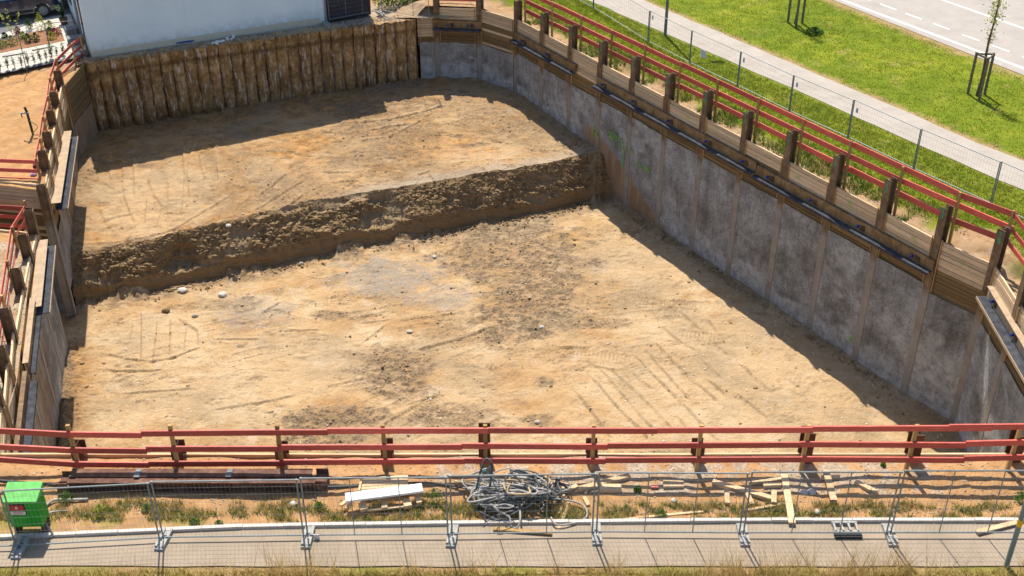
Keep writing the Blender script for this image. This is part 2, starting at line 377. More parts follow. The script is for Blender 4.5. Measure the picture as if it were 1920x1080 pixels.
GRB = mat_leaf('grass_blade', (.09, .14, .01), (.25, .28, .025))
GLASS = mat_plain('dark_glass', (.03, .045, .06), .08, 0, .05, 3, 0, .8)
def mat_render():
    m, nt, b = new_mat('pale_blue_render'); v = pos(nt); sp = N(nt, 'ShaderNodeSeparateXYZ'); nt.links.new(N(nt, 'ShaderNodeNewGeometry').outputs['Position'], sp.inputs[0])
    mr = N(nt, 'ShaderNodeMapRange'); mr.inputs[1].default_value = .35; mr.inputs[2].default_value = -.45; nt.links.new(sp.outputs[2], mr.inputs[0])
    c = ramp(nt, noise(nt, v, .6, 5, .6), [(.3, (.60, .755, .84)), (.7, (.68, .83, .90))])
    c = mix(nt, math_(nt, 'MULTIPLY', mr.outputs[0], ramp(nt, noise(nt, v, 3, 6, .75), [(.42, g1(0)), (.6, g1(.6))])), c, (.42, .40, .34))
    c = mix(nt, ramp(nt, noise(nt, pos(nt, (3, 3, .15)), 1.2, 4, .6), [(.6, g1(0)), (.75, g1(.25))]), c, (.48, .58, .63))
    setc(nt, b, c, .9, 0, .15); bump(nt, b, noise(nt, v, 30, 3), .2, .004); return m
STUCCO = mat_render()
SOCLE = mat_plain('cream_socle', (.58, .55, .44), .9, 0, .06, 3, .2)
# ------------------------------------------------------------------ plan of the pit (metres; camera above the origin)
BW0 = np.array([-21.05, 53.95]); BW1 = np.array([-5.2, 60.5])           # pile wall
RB = [np.array(p) for p in [(-4.1, 60.6), (-1.8, 60.3), (.17, 58.55)]]
RD = (np.array([14.9, 35.15])-RB[2])/11
RB += [RB[2]+RD*k for k in range(1, 12)]                                  # soldier beams 3..14
RB.append(np.array([16.25, 33.45]))                                       # corner beam
EB = [RB[-1], np.array([16.2, 31.1]), np.array([16.15, 28.7]), np.array([16.05, 26.2]), np.array([15.9, 23.6])]
LB = [np.array(p) for p in [(-20.95, 50.75), (-20.28, 48.2), (-19.75, 46.2), (-19.22, 44.15), (-18.7, 42.15), (-18.2, 40.25)]]
GB = [np.array(p) for p in [(-17.72, 37.7), (-17.3, 35.9), (-16.68, 33.5), (-15.9, 30.6), (-15.15, 28.3), (-14.4, 26.0), (-13.6, 23.6)]]
FX = [(px-960)/FPX*30.6 for px in (155, 340, 532, 728, 909, 1108, 1305, 1505, 1705, 1893)]
PW = -21.8                                                               # west end of the side pocket
def offs(P, Q, d):    # shift a wall segment outwards (left of P->Q when walking clockwise with the pit on the right)
    t = (Q-P)/np.linalg.norm(Q-P); return np.array([-t[1], t[0]])*d
pit = [BW0+(-.1, .15), BW1+(0, .15), RB[0]+(0, .12), RB[1]+(.05, .12), RB[2]+(.11, .06), RB[-1]+(.12, .05), EB[-1]+(.12, -.12),
       GB[-1]+(-.12, -.12), GB[0]+(-.12, -.1), np.array([PW, 38.5]), np.array([PW, 41.15]), LB[-1]+(-.1, .1), LB[0]+(-.12, 0)]
PITX = np.array([p[0] for p in pit]); PITY = np.array([p[1] for p in pit])
def inside(x, y, px=PITX, py=PITY):
    x = np.asarray(x, float); y = np.asarray(y, float); c = np.zeros(x.shape, bool); n = len(px); j = n-1
    for i in range(n):
        cond = ((py[i] > y) != (py[j] > y)) & (x < (px[j]-px[i])*(y-py[i])/(py[j]-py[i]+1e-12)+px[i]); c ^= cond; j = i
    return c
def seg_d(x, y, A, B):
    A = np.asarray(A, float)[:2]; B = np.asarray(B, float)[:2]; d = B-A; L = max(np.dot(d, d), 1e-9)
    t = np.clip(((x-A[0])*d[0]+(y-A[1])*d[1])/L, 0, 1); return np.hypot(x-A[0]-t*d[0], y-A[1]-t*d[1]), t
wt = RD/np.linalg.norm(RD); wn_ = np.array([-wt[1], wt[0]])      # out of the pit (north-east)
if wn_[0] < 0: wn_ = -wn_
def gz(x, y):
    """height of the surroundings"""
    x = np.asarray(x, float); y = np.asarray(y, float)
    left = (1-ss(-5.4, -4.6, x))*ss(23.2, 29, y)
    zL = -1.12+.42*ss(38.2, 40.2, y)+.22*ss(42, 47, y)-.24*ss(49.2, 51, y)
    z = left*zL
    d = (x-RB[2][0])*wn_[0]+(y-RB[2][1])*wn_[1]
    strip = (x > -4.2)*(y > 30)*ss(-.6, 0, d)*(1-ss(1.0+.35*vn(x*1.3, y*1.3, 3), 1.45+.3*vn(x*1.3, y*1.3, 3), d))
    z = z-.28*strip
    e = (x > 15.5)*(y < 33.5)*(1-ss(17.3, 17.8, x)); z = z-.2*e
    nearfield = (np.abs(x) < 32)*(y < 75)
    grassy = ss(1.2, 2.2, d)*(x > 0)
    z = z+nearfield*(1-.6*grassy)*np.where(x > 2, ss(5.0, 3.2, d), 1)*(.05*fbm(x*1.1, y*1.1, 4, 5)+.02*fbm(x*5, y*5, 3, 9))*np.where(y < 21.2, 0, 1)
    fg = (y > 21.2)*(y < 23.6)*(np.abs(x) < 17)
    z = z+fg*(.09*ss(21.3, 22.6, y)*(fbm(x*.9, y*2, 4, 21)*.8+.35))
    return z
# ------------------------------------------------------------------ ground round the pit
def build_ground():
    P = []
    def add(x0, x1, y0, y1, s, jit=.3):
        a = np.arange(x0, x1, s); b = np.arange(y0, y1, s); X, Y = np.meshgrid(a, b)
        P.append(np.stack([(X+rng.uniform(-jit, jit, X.shape)*s).ravel(), (Y+rng.uniform(-jit, jit, X.shape)*s).ravel()], 1))
    add(-16.5, 16.9, 21.15, 23.55, .09); add(-24, -13, 24, 54, .2); add(15.9, 19.5, 22, 35, .2)
    add(-24, -4, 54, 63, .28); add(-4, 22, 36, 64, .24); add(-34, 30, 14, 70, 1.1); add(-120, 130, -20, 190, 14)
    for a in np.linspace(0, 2*math.pi, 60, endpoint=False):
        P.append(np.array([[900*math.cos(a), 900*math.sin(a)]]))
    P = np.concatenate(P); P = P[~inside(P[:, 0], P[:, 1])]
    # keep clear of the pit edge
    dmin = np.full(len(P), 9.)
    n = len(pit)
    for i in range(n):
        dd, _ = seg_d(P[:, 0], P[:, 1], pit[i], pit[(i+1) % n]); dmin = np.minimum(dmin, dd)
    P = P[dmin > .07]
    # drop right-hand field points deep in the flat path or far beyond the bank: cheap enough as it is
    B = []; 
    for i in range(n):
        a, b = pit[i], pit[(i+1) % n]; m = max(1, int(np.linalg.norm(b-a)/.25))
        for k in range(m): B.append(a+(b-a)*k/m)
    allp = [Vector((float(p[0]), float(p[1]))) for p in B]+[Vector((float(p[0]), float(p[1]))) for p in P]
    nb = len(B); edges = [(i, (i+1) % nb) for i in range(nb)]
    vs, es, fs, *_ = delaunay_2d_cdt(allp, edges, [], 0, 1e-5)
    V = np.array([(v.x, v.y) for v in vs]); F = np.array([f for f in fs if len(f) == 3])
    C = V[F].mean(1); F = F[~inside(C[:, 0], C[:, 1])]
    x, y = V[:, 0], V[:, 1]; z = gz(x, y)
    col = ground_mask(x, y)
    # skirt down the pit edge so no gap shows behind the lagging
    V3 = np.stack([x, y, z], 1)
    o = mesh_np('ground', V3, F, GROUND, True, col=col); tag(o, kind='structure')
RN = [gp(1560, 0), gp(1745, 72), gp(1920, 142)]; rdir = (RN[2]-RN[0])[:2]; rdir /= np.linalg.norm(rdir); rnn = np.array([-rdir[1], rdir[0]])
if rnn[0] < 0: rnn = -rnn
PATH_N = [gp(1100, 0), gp(1440, 147), gp(1920, 358)]; PATH_F = [gp(1205, 0), gp(1440, 100), gp(1837, 270), gp(1920, 303)]
pn = (PATH_N[2]-PATH_N[0])[:2]; pn /= np.linalg.norm(pn)
def ground_mask(x, y):
    nx = fbm(x*.8, y*.8, 4, 31)*.5; nf = fbm(x*3.5, y*3.5, 4, 37)
    d = (x-RB[2][0])*wn_[0]+(y-RB[2][1])*wn_[1]
    grass = ss(.85, 1.35, d+nx*.7+nf*.35)*(x > -3.2)*(y > 23.7)
    grass = np.maximum(grass, .75*(d > .1)*(x > 0)*ss(.18, .45, fbm(x*2.2, y*2.2, 4, 44))*ss(36.5, 40, 75-y)*(y > 30))
    grass = np.maximum(grass, (x < -9)*(y > 80)*1.)
    # bare earth beside the path
    for L in (PATH_F,):
        for a, b in zip(L[:-1], L[1:]):
            dd, _ = seg_d(x, y, a, b); grass = grass*(1-.8*(1-ss(.1, .5, dd+nf*.3)))
    rd = (x-RN[0][0])*rnn[0]+(y-RN[0][1])*rnn[1]; grass = grass*(1-.75*ss(-.9, -.1, rd+nf*.5)*(x > 5))
    east = (x > 15.9)*(y < 36)*(x < 22); grass = np.where(east, ss(17.0, 17.6, x+nf*.6), grass)
    fgy = ss(21.9, 21.25, y+nf*.35)*ss(21.0, 21.05, y)*ss(-.25, .15, fbm(x*1.5, y*3, 4, 51))
    grass = np.maximum(grass, fgy*.65); grass = np.where(y < 19.75, np.clip(.35+nf, 0, 1), grass)
    gravel = np.zeros_like(x)
    gravel = np.maximum(gravel, (np.abs(x-4.5) < 6.5)*(y > 22.1)*(y < 23.6)*ss(-.1, .2, nf+nx+.1))
    gravel = np.maximum(gravel, (x < -13)*(y < 37)*(y > 23.5)*ss(-.2, .2, nf+.1))
    gravel = np.maximum(gravel, (x < -4.8)*(y > 53.8)*(y < 63)*.9)
    gravel = np.maximum(gravel, (d < 1.3)*(d > -.1)*(x > -3)*(y > 24)*ss(-.1, .3, nf+nx)*.45)
    orange = (x < -17)*(y < 53)*(y > 37)*1.+(y < 23.6)*(y > 21)*.9
    return np.stack([grass, gravel, orange], 1)
build_ground()
# ------------------------------------------------------------------ pit floor: lower level, earth bank, upper level
SB0 = gp(150, 575, -6.6); SB1 = gp(1150, 370, -6.6); sl = (SB1[1]-SB0[1])/(SB1[0]-SB0[0])
def yb(x): return SB0[1]+(x-SB0[0])*sl+.22*fbm(x*.55, x*0+3, 3, 61)
def ye(x): return yb(x)+1.22+.45*np.exp(-((np.asarray(x, float)+8)/6)**2)+.20*fbm(np.asarray(x, float)*.9, np.asarray(x, float)*0+8, 4, 67)
LINES = []      # world polylines with (amplitude, width): blade edges pressed into the sand
def reg(rx, ry, s, pts, z): return [gp(rx+p[0]/s, ry+p[1]/s, z) for p in pts]
for pts in [[(930, 530), (1150, 740), (1430, 1020), (1520, 1120)], [(1080, 430), (1250, 600), (1520, 830)], [(750, 630), (900, 750), (1130, 970), (1200, 1050)], [(600, 690), (780, 880), (940, 1040), (1010, 1120)],
            [(430, 730), (560, 900), (680, 1040), (730, 1110)], [(1220, 380), (1360, 465)], [(1500, 400), (1600, 485)], [(1420, 540), (1570, 670)], [(1720, 580), (1920, 750)], [(650, 610), (830, 800), (1040, 1040)],
            [(1250, 180), (1430, 335)], [(1470, 260), (1560, 350)], [(900, 640), (1040, 750)], [(1000, 480), (1330, 830)], [(1250, 970), (1310, 1040)], [(1700, 800), (1900, 960)],
            [(370, 465), (560, 465)], [(640, 605), (760, 625)], [(1480, 700), (1580, 780)], [(1150, 320), (1230, 390)]]:
    LINES.append((reg(960, 540, 4, pts, -6.7), .05, .045))
for pts in [[(780, 510), (980, 555), (1150, 570), (1300, 540), (1480, 470)], [(1065, 210), (1065, 400), (1060, 550)], [(1180, 270), (1170, 420), (1150, 550)], [(1280, 250), (1275, 520)], [(1400, 290), (1385, 480)],
            [(1350, 250), (1480, 330), (1490, 430)], [(920, 390), (860, 300)], [(940, 805), (1400, 775)], [(770, 630), (980, 640), (1200, 630)], [(1000, 300), (980, 400)], [(1640, 930), (1900, 890)], [(1640, 400), (1920, 400)]]:
    LINES.append((reg(0, 540, 4, pts, -6.7), .022, .045))
for pts in [[(230, 340), (450, 330)], [(1110, 250), (1500, 210)], [(720, 240), (960, 190)], [(820, 270), (990, 250)], [(820, 410), (960, 300)], [(640, 725), (840, 685)], [(0, 890), (270, 820)], [(60, 200), (170, 130)],
            [(1150, 890), (1330, 840)], [(1240, 480), (1520, 405), (1740, 320)], [(970, 1030), (1180, 910)]]:
    LINES.append((reg(480, 540, 4, pts, -6.7), .032, .045))
UL = [[(920, 200), (930, 400), (1000, 550)], [(1160, 180), (1110, 280), (1160, 390), (1210, 450), (1180, 570)], [(1370, 60), (1385, 230), (1360, 500)], [(1260, 300), (1255, 500), (1360, 505)],
      [(1500, 130), (1530, 250), (1480, 350), (1370, 420)], [(1615, 60), (1640, 280), (1560, 380), (1350, 480)], [(820, 200), (830, 270)], [(780, 300), (860, 340)], [(560, 720), (960, 700), (1300, 620), (1700, 400)],
      [(750, 480), (780, 550), (980, 500)], [(1100, 400), (1080, 560)], [(1000, 150), (1010, 380)], [(1450, 30), (1400, 230), (1420, 380)], [(560, 760), (1000, 740)]]
for pts in UL: LINES.append((reg(0, 270, 4, pts, -4.45), .032, .05))
for pts in [[(0, 440), (350, 240)], [(170, 470), (380, 320)], [(600, 240), (760, 230)], [(500, 170), (690, 170)], [(1200, 250), (1220, 180), (1290, 160), (1340, 240)], [(40, 330), (220, 200)]]:
    LINES.append((reg(480, 270, 4, pts, -4.2), .05, .05))
for pts in [[(690, 930), (1000, 900), (1400, 800)], [(800, 1040), (1010, 1010), (1240, 900)], [(900, 960), (1130, 930)]]:
    LINES.append((reg(480, 0, 4, pts, -4.2), .05, .05))
PAIRS_L = [([gp(*p, -6.7) for p in q], 0) for q in ([(560, 800), (760, 690), (960, 610), (1180, 560)], [(240, 700), (480, 640), (760, 600), (1000, 560)], [(1300, 800), (1240, 690), (1100, 590), (960, 520)], [(700, 820), (860, 740), (1080, 690), (1300, 650)], [(180, 640), (420, 590), (700, 530), (900, 480)])]
PAIRS_U = [([gp(*p, -4.4) for p in q], 0) for q in ([(230, 400), (480, 350), (760, 300), (1000, 280)], [(560, 340), (640, 270), (800, 215), (930, 190)], [(330, 250), (560, 230), (760, 200)])]
TRACKS = [((790, 668), (935, 622), .32, .16), ((735, 797), (835, 748), .35, .16), ((1100, 607), (1267, 585), .3, .14), ((1272, 627), (1350, 636), .32, .16), ((1052, 662), (1190, 677), .3, .16), ((1240, 570), (1310, 575), .28, .12), ((760, 605), (850, 592), .28, .14), ((1500, 590), (1540, 575), .25, .12)]
GRAV = [(740, 520, 85, 28, 0, .9), (960, 480, 120, 45, 1, .9), (1010, 525, 70, 40, 1, .9), (1000, 570, 70, 40, 1, 1), (965, 605, 60, 35, 1, 1), (640, 595, 45, 8, 1, 1), (735, 700, 65, 34, 1, 1), (770, 740, 45, 20, 1, .8), (630, 785, 85, 18, 1, 1), (590, 825, 70, 16, 1, 1),
        (850, 785, 70, 18, 1, .8), (470, 590, 60, 22, 0, .6), (1060, 600, 50, 16, 1, .7), (1120, 610, 50, 8, 1, .8), (700, 672, 60, 8, 1, .7), (850, 610, 40, 14, 1, .6), (900, 640, 50, 12, 1, .5), (1100, 565, 60, 12, 1, .5), (830, 560, 50, 20, 0, .7), (1180, 560, 40, 10, 1, .4), (420, 575, 60, 10, 1, .5), (1020, 720, 20, 8, 1, .8), (1010, 790, 30, 10, 1, .7), (290, 760, 40, 12, 1, .3)]
GRAVU = [(760, 235, 60, 40, 1, .7), (720, 290, 90, 25, 1, .6), (930, 230, 90, 16, 1, .6), (560, 350, 90, 26, 1, .7), (430, 330, 70, 50, 1, .45), (880, 320, 60, 14, 1, .5), (690, 230, 50, 30, 1, .8), (260, 450, 120, 14, 1, .6), (450, 250, 60, 12, 1, .5), (900, 200, 120, 18, 1, .5), (330, 375, 60, 10, 1, .5), (1000, 250, 60, 12, 1, .3)]
def floor_detail(x, y, up):
    z0 = -4.2 if up else -6.7
    h = .07*fbm(x*.45, y*.45, 3, 71)+.045*fbm(x*1.5, y*2.4, 6, 77, .6)+.018*fbm(x*7, y*7, 3, 81, .7)
    R_ = np.zeros_like(x); G_ = np.zeros_like(x); B_ = np.zeros_like(x); A_ = np.zeros_like(x)
    nz = fbm(x*1.3, y*2.0, 6, 85, .6); hf = fbm(x*4.2, y*6, 4, 87, .7)
    for (px, py, rx, ry, kind, st) in (GRAVU if up else GRAV):
        c = gp(px, py, z0); ex = abs(gp(px+rx, py, z0)[0]-c[0]); ey = abs(gp(px, py-ry, z0)[1]-c[1])
        q = 1-np.hypot((x-c[0])/ex, (y-c[1])/ey)/1.35+nz*.75
        mk = ss(-.15, .35, q)*st*(.35+.65*ss(-.3, .12, hf))
        if kind: R_ = np.maximum(R_, mk)
        else: G_ = np.maximum(G_, mk)
    clod = np.abs(fbm(x*5.5, y*5.5, 3, 91))
    h = h+R_*(.05*clod+.05*fbm(x*3, y*3, 2, 93)+.045*ss(.15, .5, vn(x*11, y*11, 95)))
    sc2 = ss(.3, .6, fbm(x*.9, y*.9, 4, 97)); h = h+sc2*.035*ss(.25, .6, vn(x*12, y*12, 99))
    R_ = np.maximum(R_, sc2*.35)
    rough = fbm(x*.8+5, y*2.0, 6, 101, .65); kk = (1.0 if up else .6); R_ = np.maximum(R_, kk*.9*ss(.10 if up else .18, .32, rough)*ss(-.2, .2, hf)); h += .04*ss(.1, .4, rough)*vn(x*8, y*8, 102)
    for pts, A, wd in LINES:
        if (pts[0][2] > -5) != up: continue
        for a, b in zip(pts[:-1], pts[1:]):
            m = (x > min(a[0], b[0])-.5) & (x < max(a[0], b[0])+.5) & (y > min(a[1], b[1])-.5) & (y < max(a[1], b[1])+.5)
            if not m.any(): continue
            xx, yy = x[m], y[m]; wob = .05*vn(xx*1.3, yy*1.3, 111); dd, t = seg_d(xx+wob, yy+wob, a, b)
            e = np.exp(-(dd/(wd*.55))**2)*np.clip(.75+.5*vn(xx*1.6, yy*1.6, 113), 0, 1)*ss(0, .08, t+.04)*1.0
            nrm = np.array([-(b-a)[1], (b-a)[0]]); sgn = np.sign((xx-a[0])*nrm[0]+(yy-a[1])*nrm[1])
            h[m] += A*e*1.1+.03*sgn*np.exp(-(dd/.16)**2)
            R_[m] = np.maximum(R_[m], e*.62*min(1, (A/.05)**1.2)); band = np.where(sgn > 0, np.exp(-dd/.28), np.exp(-dd/.05))*(.6+.4*vn(xx*.9, yy*.9, 114)); A_[m] = np.maximum(A_[m], band)
    for pts, off_ in (PAIRS_U if up else PAIRS_L):
        for a, b in zip(pts[:-1], pts[1:]):
            d_ = (b-a)[:2]; L = np.hypot(*d_); n_ = np.array([-d_[1], d_[0]])/L
            for sg in (-.85, .85):
                P0 = a[:2]+n_*sg; P1 = b[:2]+n_*sg; m = (x > min(P0[0], P1[0])-.5) & (x < max(P0[0], P1[0])+.5) & (y > min(P0[1], P1[1])-.5) & (y < max(P0[1], P1[1])+.5)
                if not m.any(): continue
                xx, yy = x[m], y[m]; dd, t = seg_d(xx, yy, P0, P1); q = ss(.24, .19, dd)*(t > 0)*(t < 1)*np.clip(.55+.8*fbm(xx*.6, yy*.6, 3, 141), 0, 1)
                rib = ss(.3, .8, np.abs(((t*L/.17) % 1)-.5)*2); edge = np.exp(-((dd-.24)/.04)**2)*(t > 0)*(t < 1)*np.clip(.5+vn(xx*1.2, yy*1.2, 9), 0, 1)
                h[m] += q*(-.018+.03*rib)+.022*edge; R_[m] = np.maximum(R_[m], np.maximum(q*rib*.22, edge*.22))
    if not up:
        for a, b, wd, pitch in TRACKS:
            a = gp(*a, z0); b = gp(*b, z0); L = np.hypot(*(b-a)[:2]); m = (np.abs(x-(a[0]+b[0])/2) < L/2+1) & (np.abs(y-(a[1]+b[1])/2) < L/2+1)
            xx, yy = x[m], y[m]; dd, t = seg_d(xx, yy, a, b); inb = ss(wd, wd-.05, dd)*ss(0, .04, t)*ss(1, .96, t)
            rib = ss(.45, .8, np.abs(((t*L/pitch) % 1)-.5)*2)
            h[m] += inb*(-.03+.05*rib)*(.7+.5*vn(xx*2, yy*2, 5)); h[m] += .03*np.exp(-((dd-wd)/.06)**2)*(inb*0+1)*(t > .01)*(t < .99)
            R_[m] = np.maximum(R_[m], inb*rib*.3)
    R_ = R_*(1-.6*A_); h = h
    for px, py, rx, ry, st in ([(290, 365, 125, 62, .9), (620, 330, 120, 30, .5), (930, 300, 130, 22, .5)] if up else [(1420, 700, 330, 130, .75), (1250, 500, 110, 60, .7), (560, 690, 160, 60, .6), (290, 640, 110, 50, .8), (400, 760, 160, 40, .5), (880, 730, 90, 40, .5)]):
        c = gp(px, py, z0); ex = abs(gp(px+rx, py, z0)[0]-c[0]); ey = abs(gp(px, py-ry, z0)[1]-c[1]); q = 1-np.hypot((x-c[0])/ex, (y-c[1])/ey)+.5*nz
        A_ = np.maximum(A_, ss(-.02, .15, q)*st)
    if up: rimp = ss(1.1, .3, np.abs(y-ye(x))+nz*.4)*ss(-9.5, -6.5, x); A_ = np.maximum(A_, rimp); G_ = np.maximum(G_, rimp*.55)
    R_ = R_*(1-.55*A_)
    # soil against the walls
    dw = np.full(x.shape, 9.)
    for P_, Q_ in [(BW0, BW1), (RB[0], RB[1]), (RB[1], RB[2]), (RB[2], RB[-1]), (RB[-1], EB[-1]), (LB[0], LB[-1]), (GB[0], GB[-1]), (BW0, LB[0])]:
        dd, _ = seg_d(x, y, P_, Q_); dw = np.minimum(dw, dd)
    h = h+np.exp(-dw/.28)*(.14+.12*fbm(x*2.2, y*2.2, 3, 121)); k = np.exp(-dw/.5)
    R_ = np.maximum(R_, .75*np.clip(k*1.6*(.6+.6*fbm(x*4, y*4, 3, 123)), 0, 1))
    if up:
        B_ = np.clip(.30+.7*ss(-.25, .25, fbm(x*.5, y*.9, 5, 131, .6))*ss(1, -7, x+0*y)+.5*ss(.0, .3, nz), 0, 1)*.95
        bw, _ = seg_d(x, y, BW0, BW1); B_ = np.maximum(B_, ss(3.0, .8, bw+nz))
    else:
        B_ = .55*ss(.15, .5, fbm(x*.45, y*.7, 4, 133)); lw, _ = seg_d(x, y, GB[0], GB[-1]); e = ss(1.2, .3, lw+nz*.5); B_ = np.maximum(B_, e*.9); R_ = np.maximum(R_, e*.4*ss(0, .3, nz)); h += e*.12*np.abs(fbm(x*4, y*4, 3, 3))
        B_ = B_*(1-ss(0, .7, np.exp(-((x-10)**2+(y-30)**2)/40)))
    bd = np.abs(y-yb(x))
    if up: e = ss(.9, .1, np.abs(y-ye(x))+nz*.3)*ss(-6.5, -9.5, x); R_ = np.maximum(R_, .6*e*ss(-.1, .3, vn(x*3, y*3, 7))); h += e*.05*vn(x*5, y*5, 7)
    else:
        e = ss(1.3, .1, bd+nz*.7); R_ = np.maximum(R_, .85*e*ss(-.5, .2, fbm(x*2.5, y*2.5, 3, 7))); h += e*(.05+.09*np.abs(fbm(x*3.5, y*3.5, 3, 8)))+.42*np.exp(-bd/.38)*ss(.05, .45, fbm(x*.8, x*0+4, 4, 15, .6))*(1+.5*fbm(x*5, y*5, 3, 16))
    return h, np.stack([R_, G_, B_, A_], 1)
def lowz(x, y): return -6.6-.22*ss(44, 30, y)*ss(-2, 14, x)+.0*x+.14*ss(30, 24, y)
def upz(x, y): return -4.15-.17*ss(-12, -19, x)-.38*ss(9, 0, y-ye(x))
NX = 900; xs = np.linspace(-22.4, 16.9, NX)
def strip(name, y0, y1, nr, up, mat):
    t = np.linspace(0, 1, nr); X = np.repeat(xs[:, None], nr, 1); a = y0(xs)[:, None]; b = y1(xs)[:, None]; Y = a+(b-a)*t[None, :]
    x, y = X.ravel(), Y.ravel(); h, c = floor_detail(x, y, up); z = (upz(x, y) if up else lowz(x, y))+h
    V = np.stack([x, y, z], 1); F = grid_faces(NX, nr)
    cx = V[F].mean(1); mg = inside(cx[:, 0], cx[:, 1]); 
    F = F[mg]; used = np.unique(F); mp = np.zeros(len(V), int); mp[used] = np.arange(len(used))
    o = mesh_np(name, V[used], mp[F], mat, True, col=c[used]); tag(o, kind='structure')
    return z.reshape(NX, nr)
zl = strip('pit_floor', lambda x: x*0+23.3, lambda x: yb(x)+.06, 520, False, SAND)
zu = strip('upper_pit_floor', lambda x: ye(x), lambda x: x*0+61.2, 300, True, SAND)
def bank():
    nr = 120; t = np.linspace(0, 1, nr)[None, :]; X = np.repeat(xs[:, None], nr, 1)
    xb = xs[:, None]; y0 = yb(xb); y1 = ye(xb); z0 = zl[:, -1][:, None]-.05; z1 = zu[:, 0][:, None]
    lowt = np.clip(.30+.30*fbm(xb*.45, xb*0+2, 5, 41, .6), .06, .55)
    low = ss(lowt+.05, lowt-.05, t)
    # steep damp foot, then a ragged slope of loose clods, a steep lip at the top
    prof = np.where(t < lowt, t*.35, lowt*.35+(t-lowt)/(1-lowt)*(1-lowt*.35))
    Y = y0+(y1-y0)*prof; Z = z0+(z1-z0)*t
    env = np.minimum(1, np.minimum(t, 1-t)*9)
    u = X; v = Z+Y*.6
    lump = np.abs(fbm(u*.9, v*1.1, 4, 201)); lump2 = np.abs(fbm(u*3.1, v*3.1, 3, 205)); lump3 = np.abs(vn(u*7.5, v*7.5, 206)); lump4 = np.abs(vn(u*14, v*14, 207))
    sm = ss(-.02, .22, fbm(u*.5, v*.8, 4, 215))             # smooth bucket scraped places
    rough = .26*lump+.13*lump2+.075*lump3+.05*lump4-.10
    smooth_ = -.08+.03*np.sin(v*9+fbm(u, v, 2, 3)*3)
    scoop = -.38*ss(.3, .7, vn(u*.62+2, v*.45, 211))*ss(.25, .5, t)*ss(1, .8, t)
    lowd = -.05+.09*fbm(u*1.2, v*3.5, 5, 213, .6)+.03*lump3+.05*ss(.2, .5, vn(u*.8, v*2.2, 219))
    pat = np.clip(.75+1.3*fbm(u*.35, v*.5, 3, 231), .25, 1.5)
    n = env*((1-low)*(rough*pat*(1-.85*sm)+smooth_*sm+scoop)+low*lowd)
    V = np.stack([X+.30*n, Y-.72*n, Z+.5*n], 2).reshape(-1, 3)
    g = low*.9+.35*(1-low)*(scoop < -.15); c = np.stack([sm*(1-low), np.clip(g, 0, 1), 0*g], 2).reshape(-1, 3)
    F = grid_faces(NX, nr); cen = V[F].mean(1)
    F = F[inside(cen[:, 0], cen[:, 1])]
    o = mesh_np('earth_bank', V, F, BANK, True, col=c); tag(o, kind='structure')
    G = V.reshape(NX, nr, 3); P = []; S = []
    for _ in range(9000):
        i = random.randrange(30, NX-60); j = int(nr*(.28+.72*random.random()**1.1)) % nr; p = G[i, j]
        if inside(p[0:1], p[1:2])[0]: P.append((p[0], p[1]-.01, p[2]+.01)); S.append(.014+.055*random.random()**3.2)
    scatter('bank_clods', P, S, BANKCLOD, 'crumbled earth lumps covering the face of the earth bank')
# small stones and clods: one mass
def rock_mesh(seed, sub=1):
    bm = bmesh.new(); bmesh.ops.create_icosphere(bm, subdivisions=sub, radius=1); r = random.Random(seed)
    for v in bm.verts: v.co *= r.uniform(.7, 1.15); v.co.z *= .7
    V = np.array([v.co[:] for v in bm.verts]); F = np.array([[v.index for v in f.verts] for f in bm.faces]); bm.free(); return V, F
RM = [rock_mesh(i) for i in range(6)]
RM0 = [rock_mesh(i+20, 1) for i in range(4)]
def scatter(name, pts, sizes, mat, label=None, smooth=False):
    Vs = []; Fs = []; n = 0
    for (x, y, z), s in zip(pts, sizes):
        V, F = RM[random.randrange(6)]; a = random.uniform(0, 6.28); c, sn = math.cos(a), math.sin(a)
        sx, sy, sz = s*random.uniform(.7, 1.3), s*random.uniform(.7, 1.2), s*random.uniform(.6, 1)
        q = V*[sx, sy, sz]; q = np.stack([q[:, 0]*c-q[:, 1]*sn, q[:, 0]*sn+q[:, 1]*c, q[:, 2]], 1)+[x, y, z]
        Vs.append(q); Fs.append(F+n); n += len(V)
    o = mesh_np(name, np.concatenate(Vs), np.concatenate(Fs), mat, smooth); return tag(o, label, 'gravel' if label else None, kind='stuff')
bank()
def floor_z(x, y, up):
    h, c = floor_detail(np.array([x]), np.array([y]), up); return float((upz(x, y) if up else lowz(x, y))+h[0]), c[0]
def pit_stones():
    n = 26000; x = rng.uniform(-21, 16, n); y = rng.uniform(24, 60.5, n)
    m = inside(x, y); x, y = x[m], y[m]; up = y > ye(x)+.1; lo = y < yb(x)-.05
    P = []; S = []; P2 = []; S2 = []
    for flag, u in ((lo, False), (up, True)):
        xx, yy = x[flag].copy(), y[flag].copy(); h, c = floor_detail(xx, yy, u); z = (upz(xx, yy) if u else lowz(xx, yy))+h
        pr = c[:, 0]*.9+.05
        k = rng.uniform(0, 1, len(xx)) < pr*(.5 if u else .85)
        for a, b, cc in zip(xx[k], yy[k], z[k]):
            s = .018+.05*random.random()**3.5
            (P if random.random() < .45 else P2).append((a, b, cc+s*.2)); (S if len(S) < len(P) else S2).append(s*(1 if len(S) < len(P) else 1.25))
    scatter('pit_gravel', P, S, PEB, 'pale gravel scattered over the sandy pit floor'); scatter('soil_clods', P2, S2, CLOD, 'dark earth clods scattered over the sandy pit floor')
pit_stones()
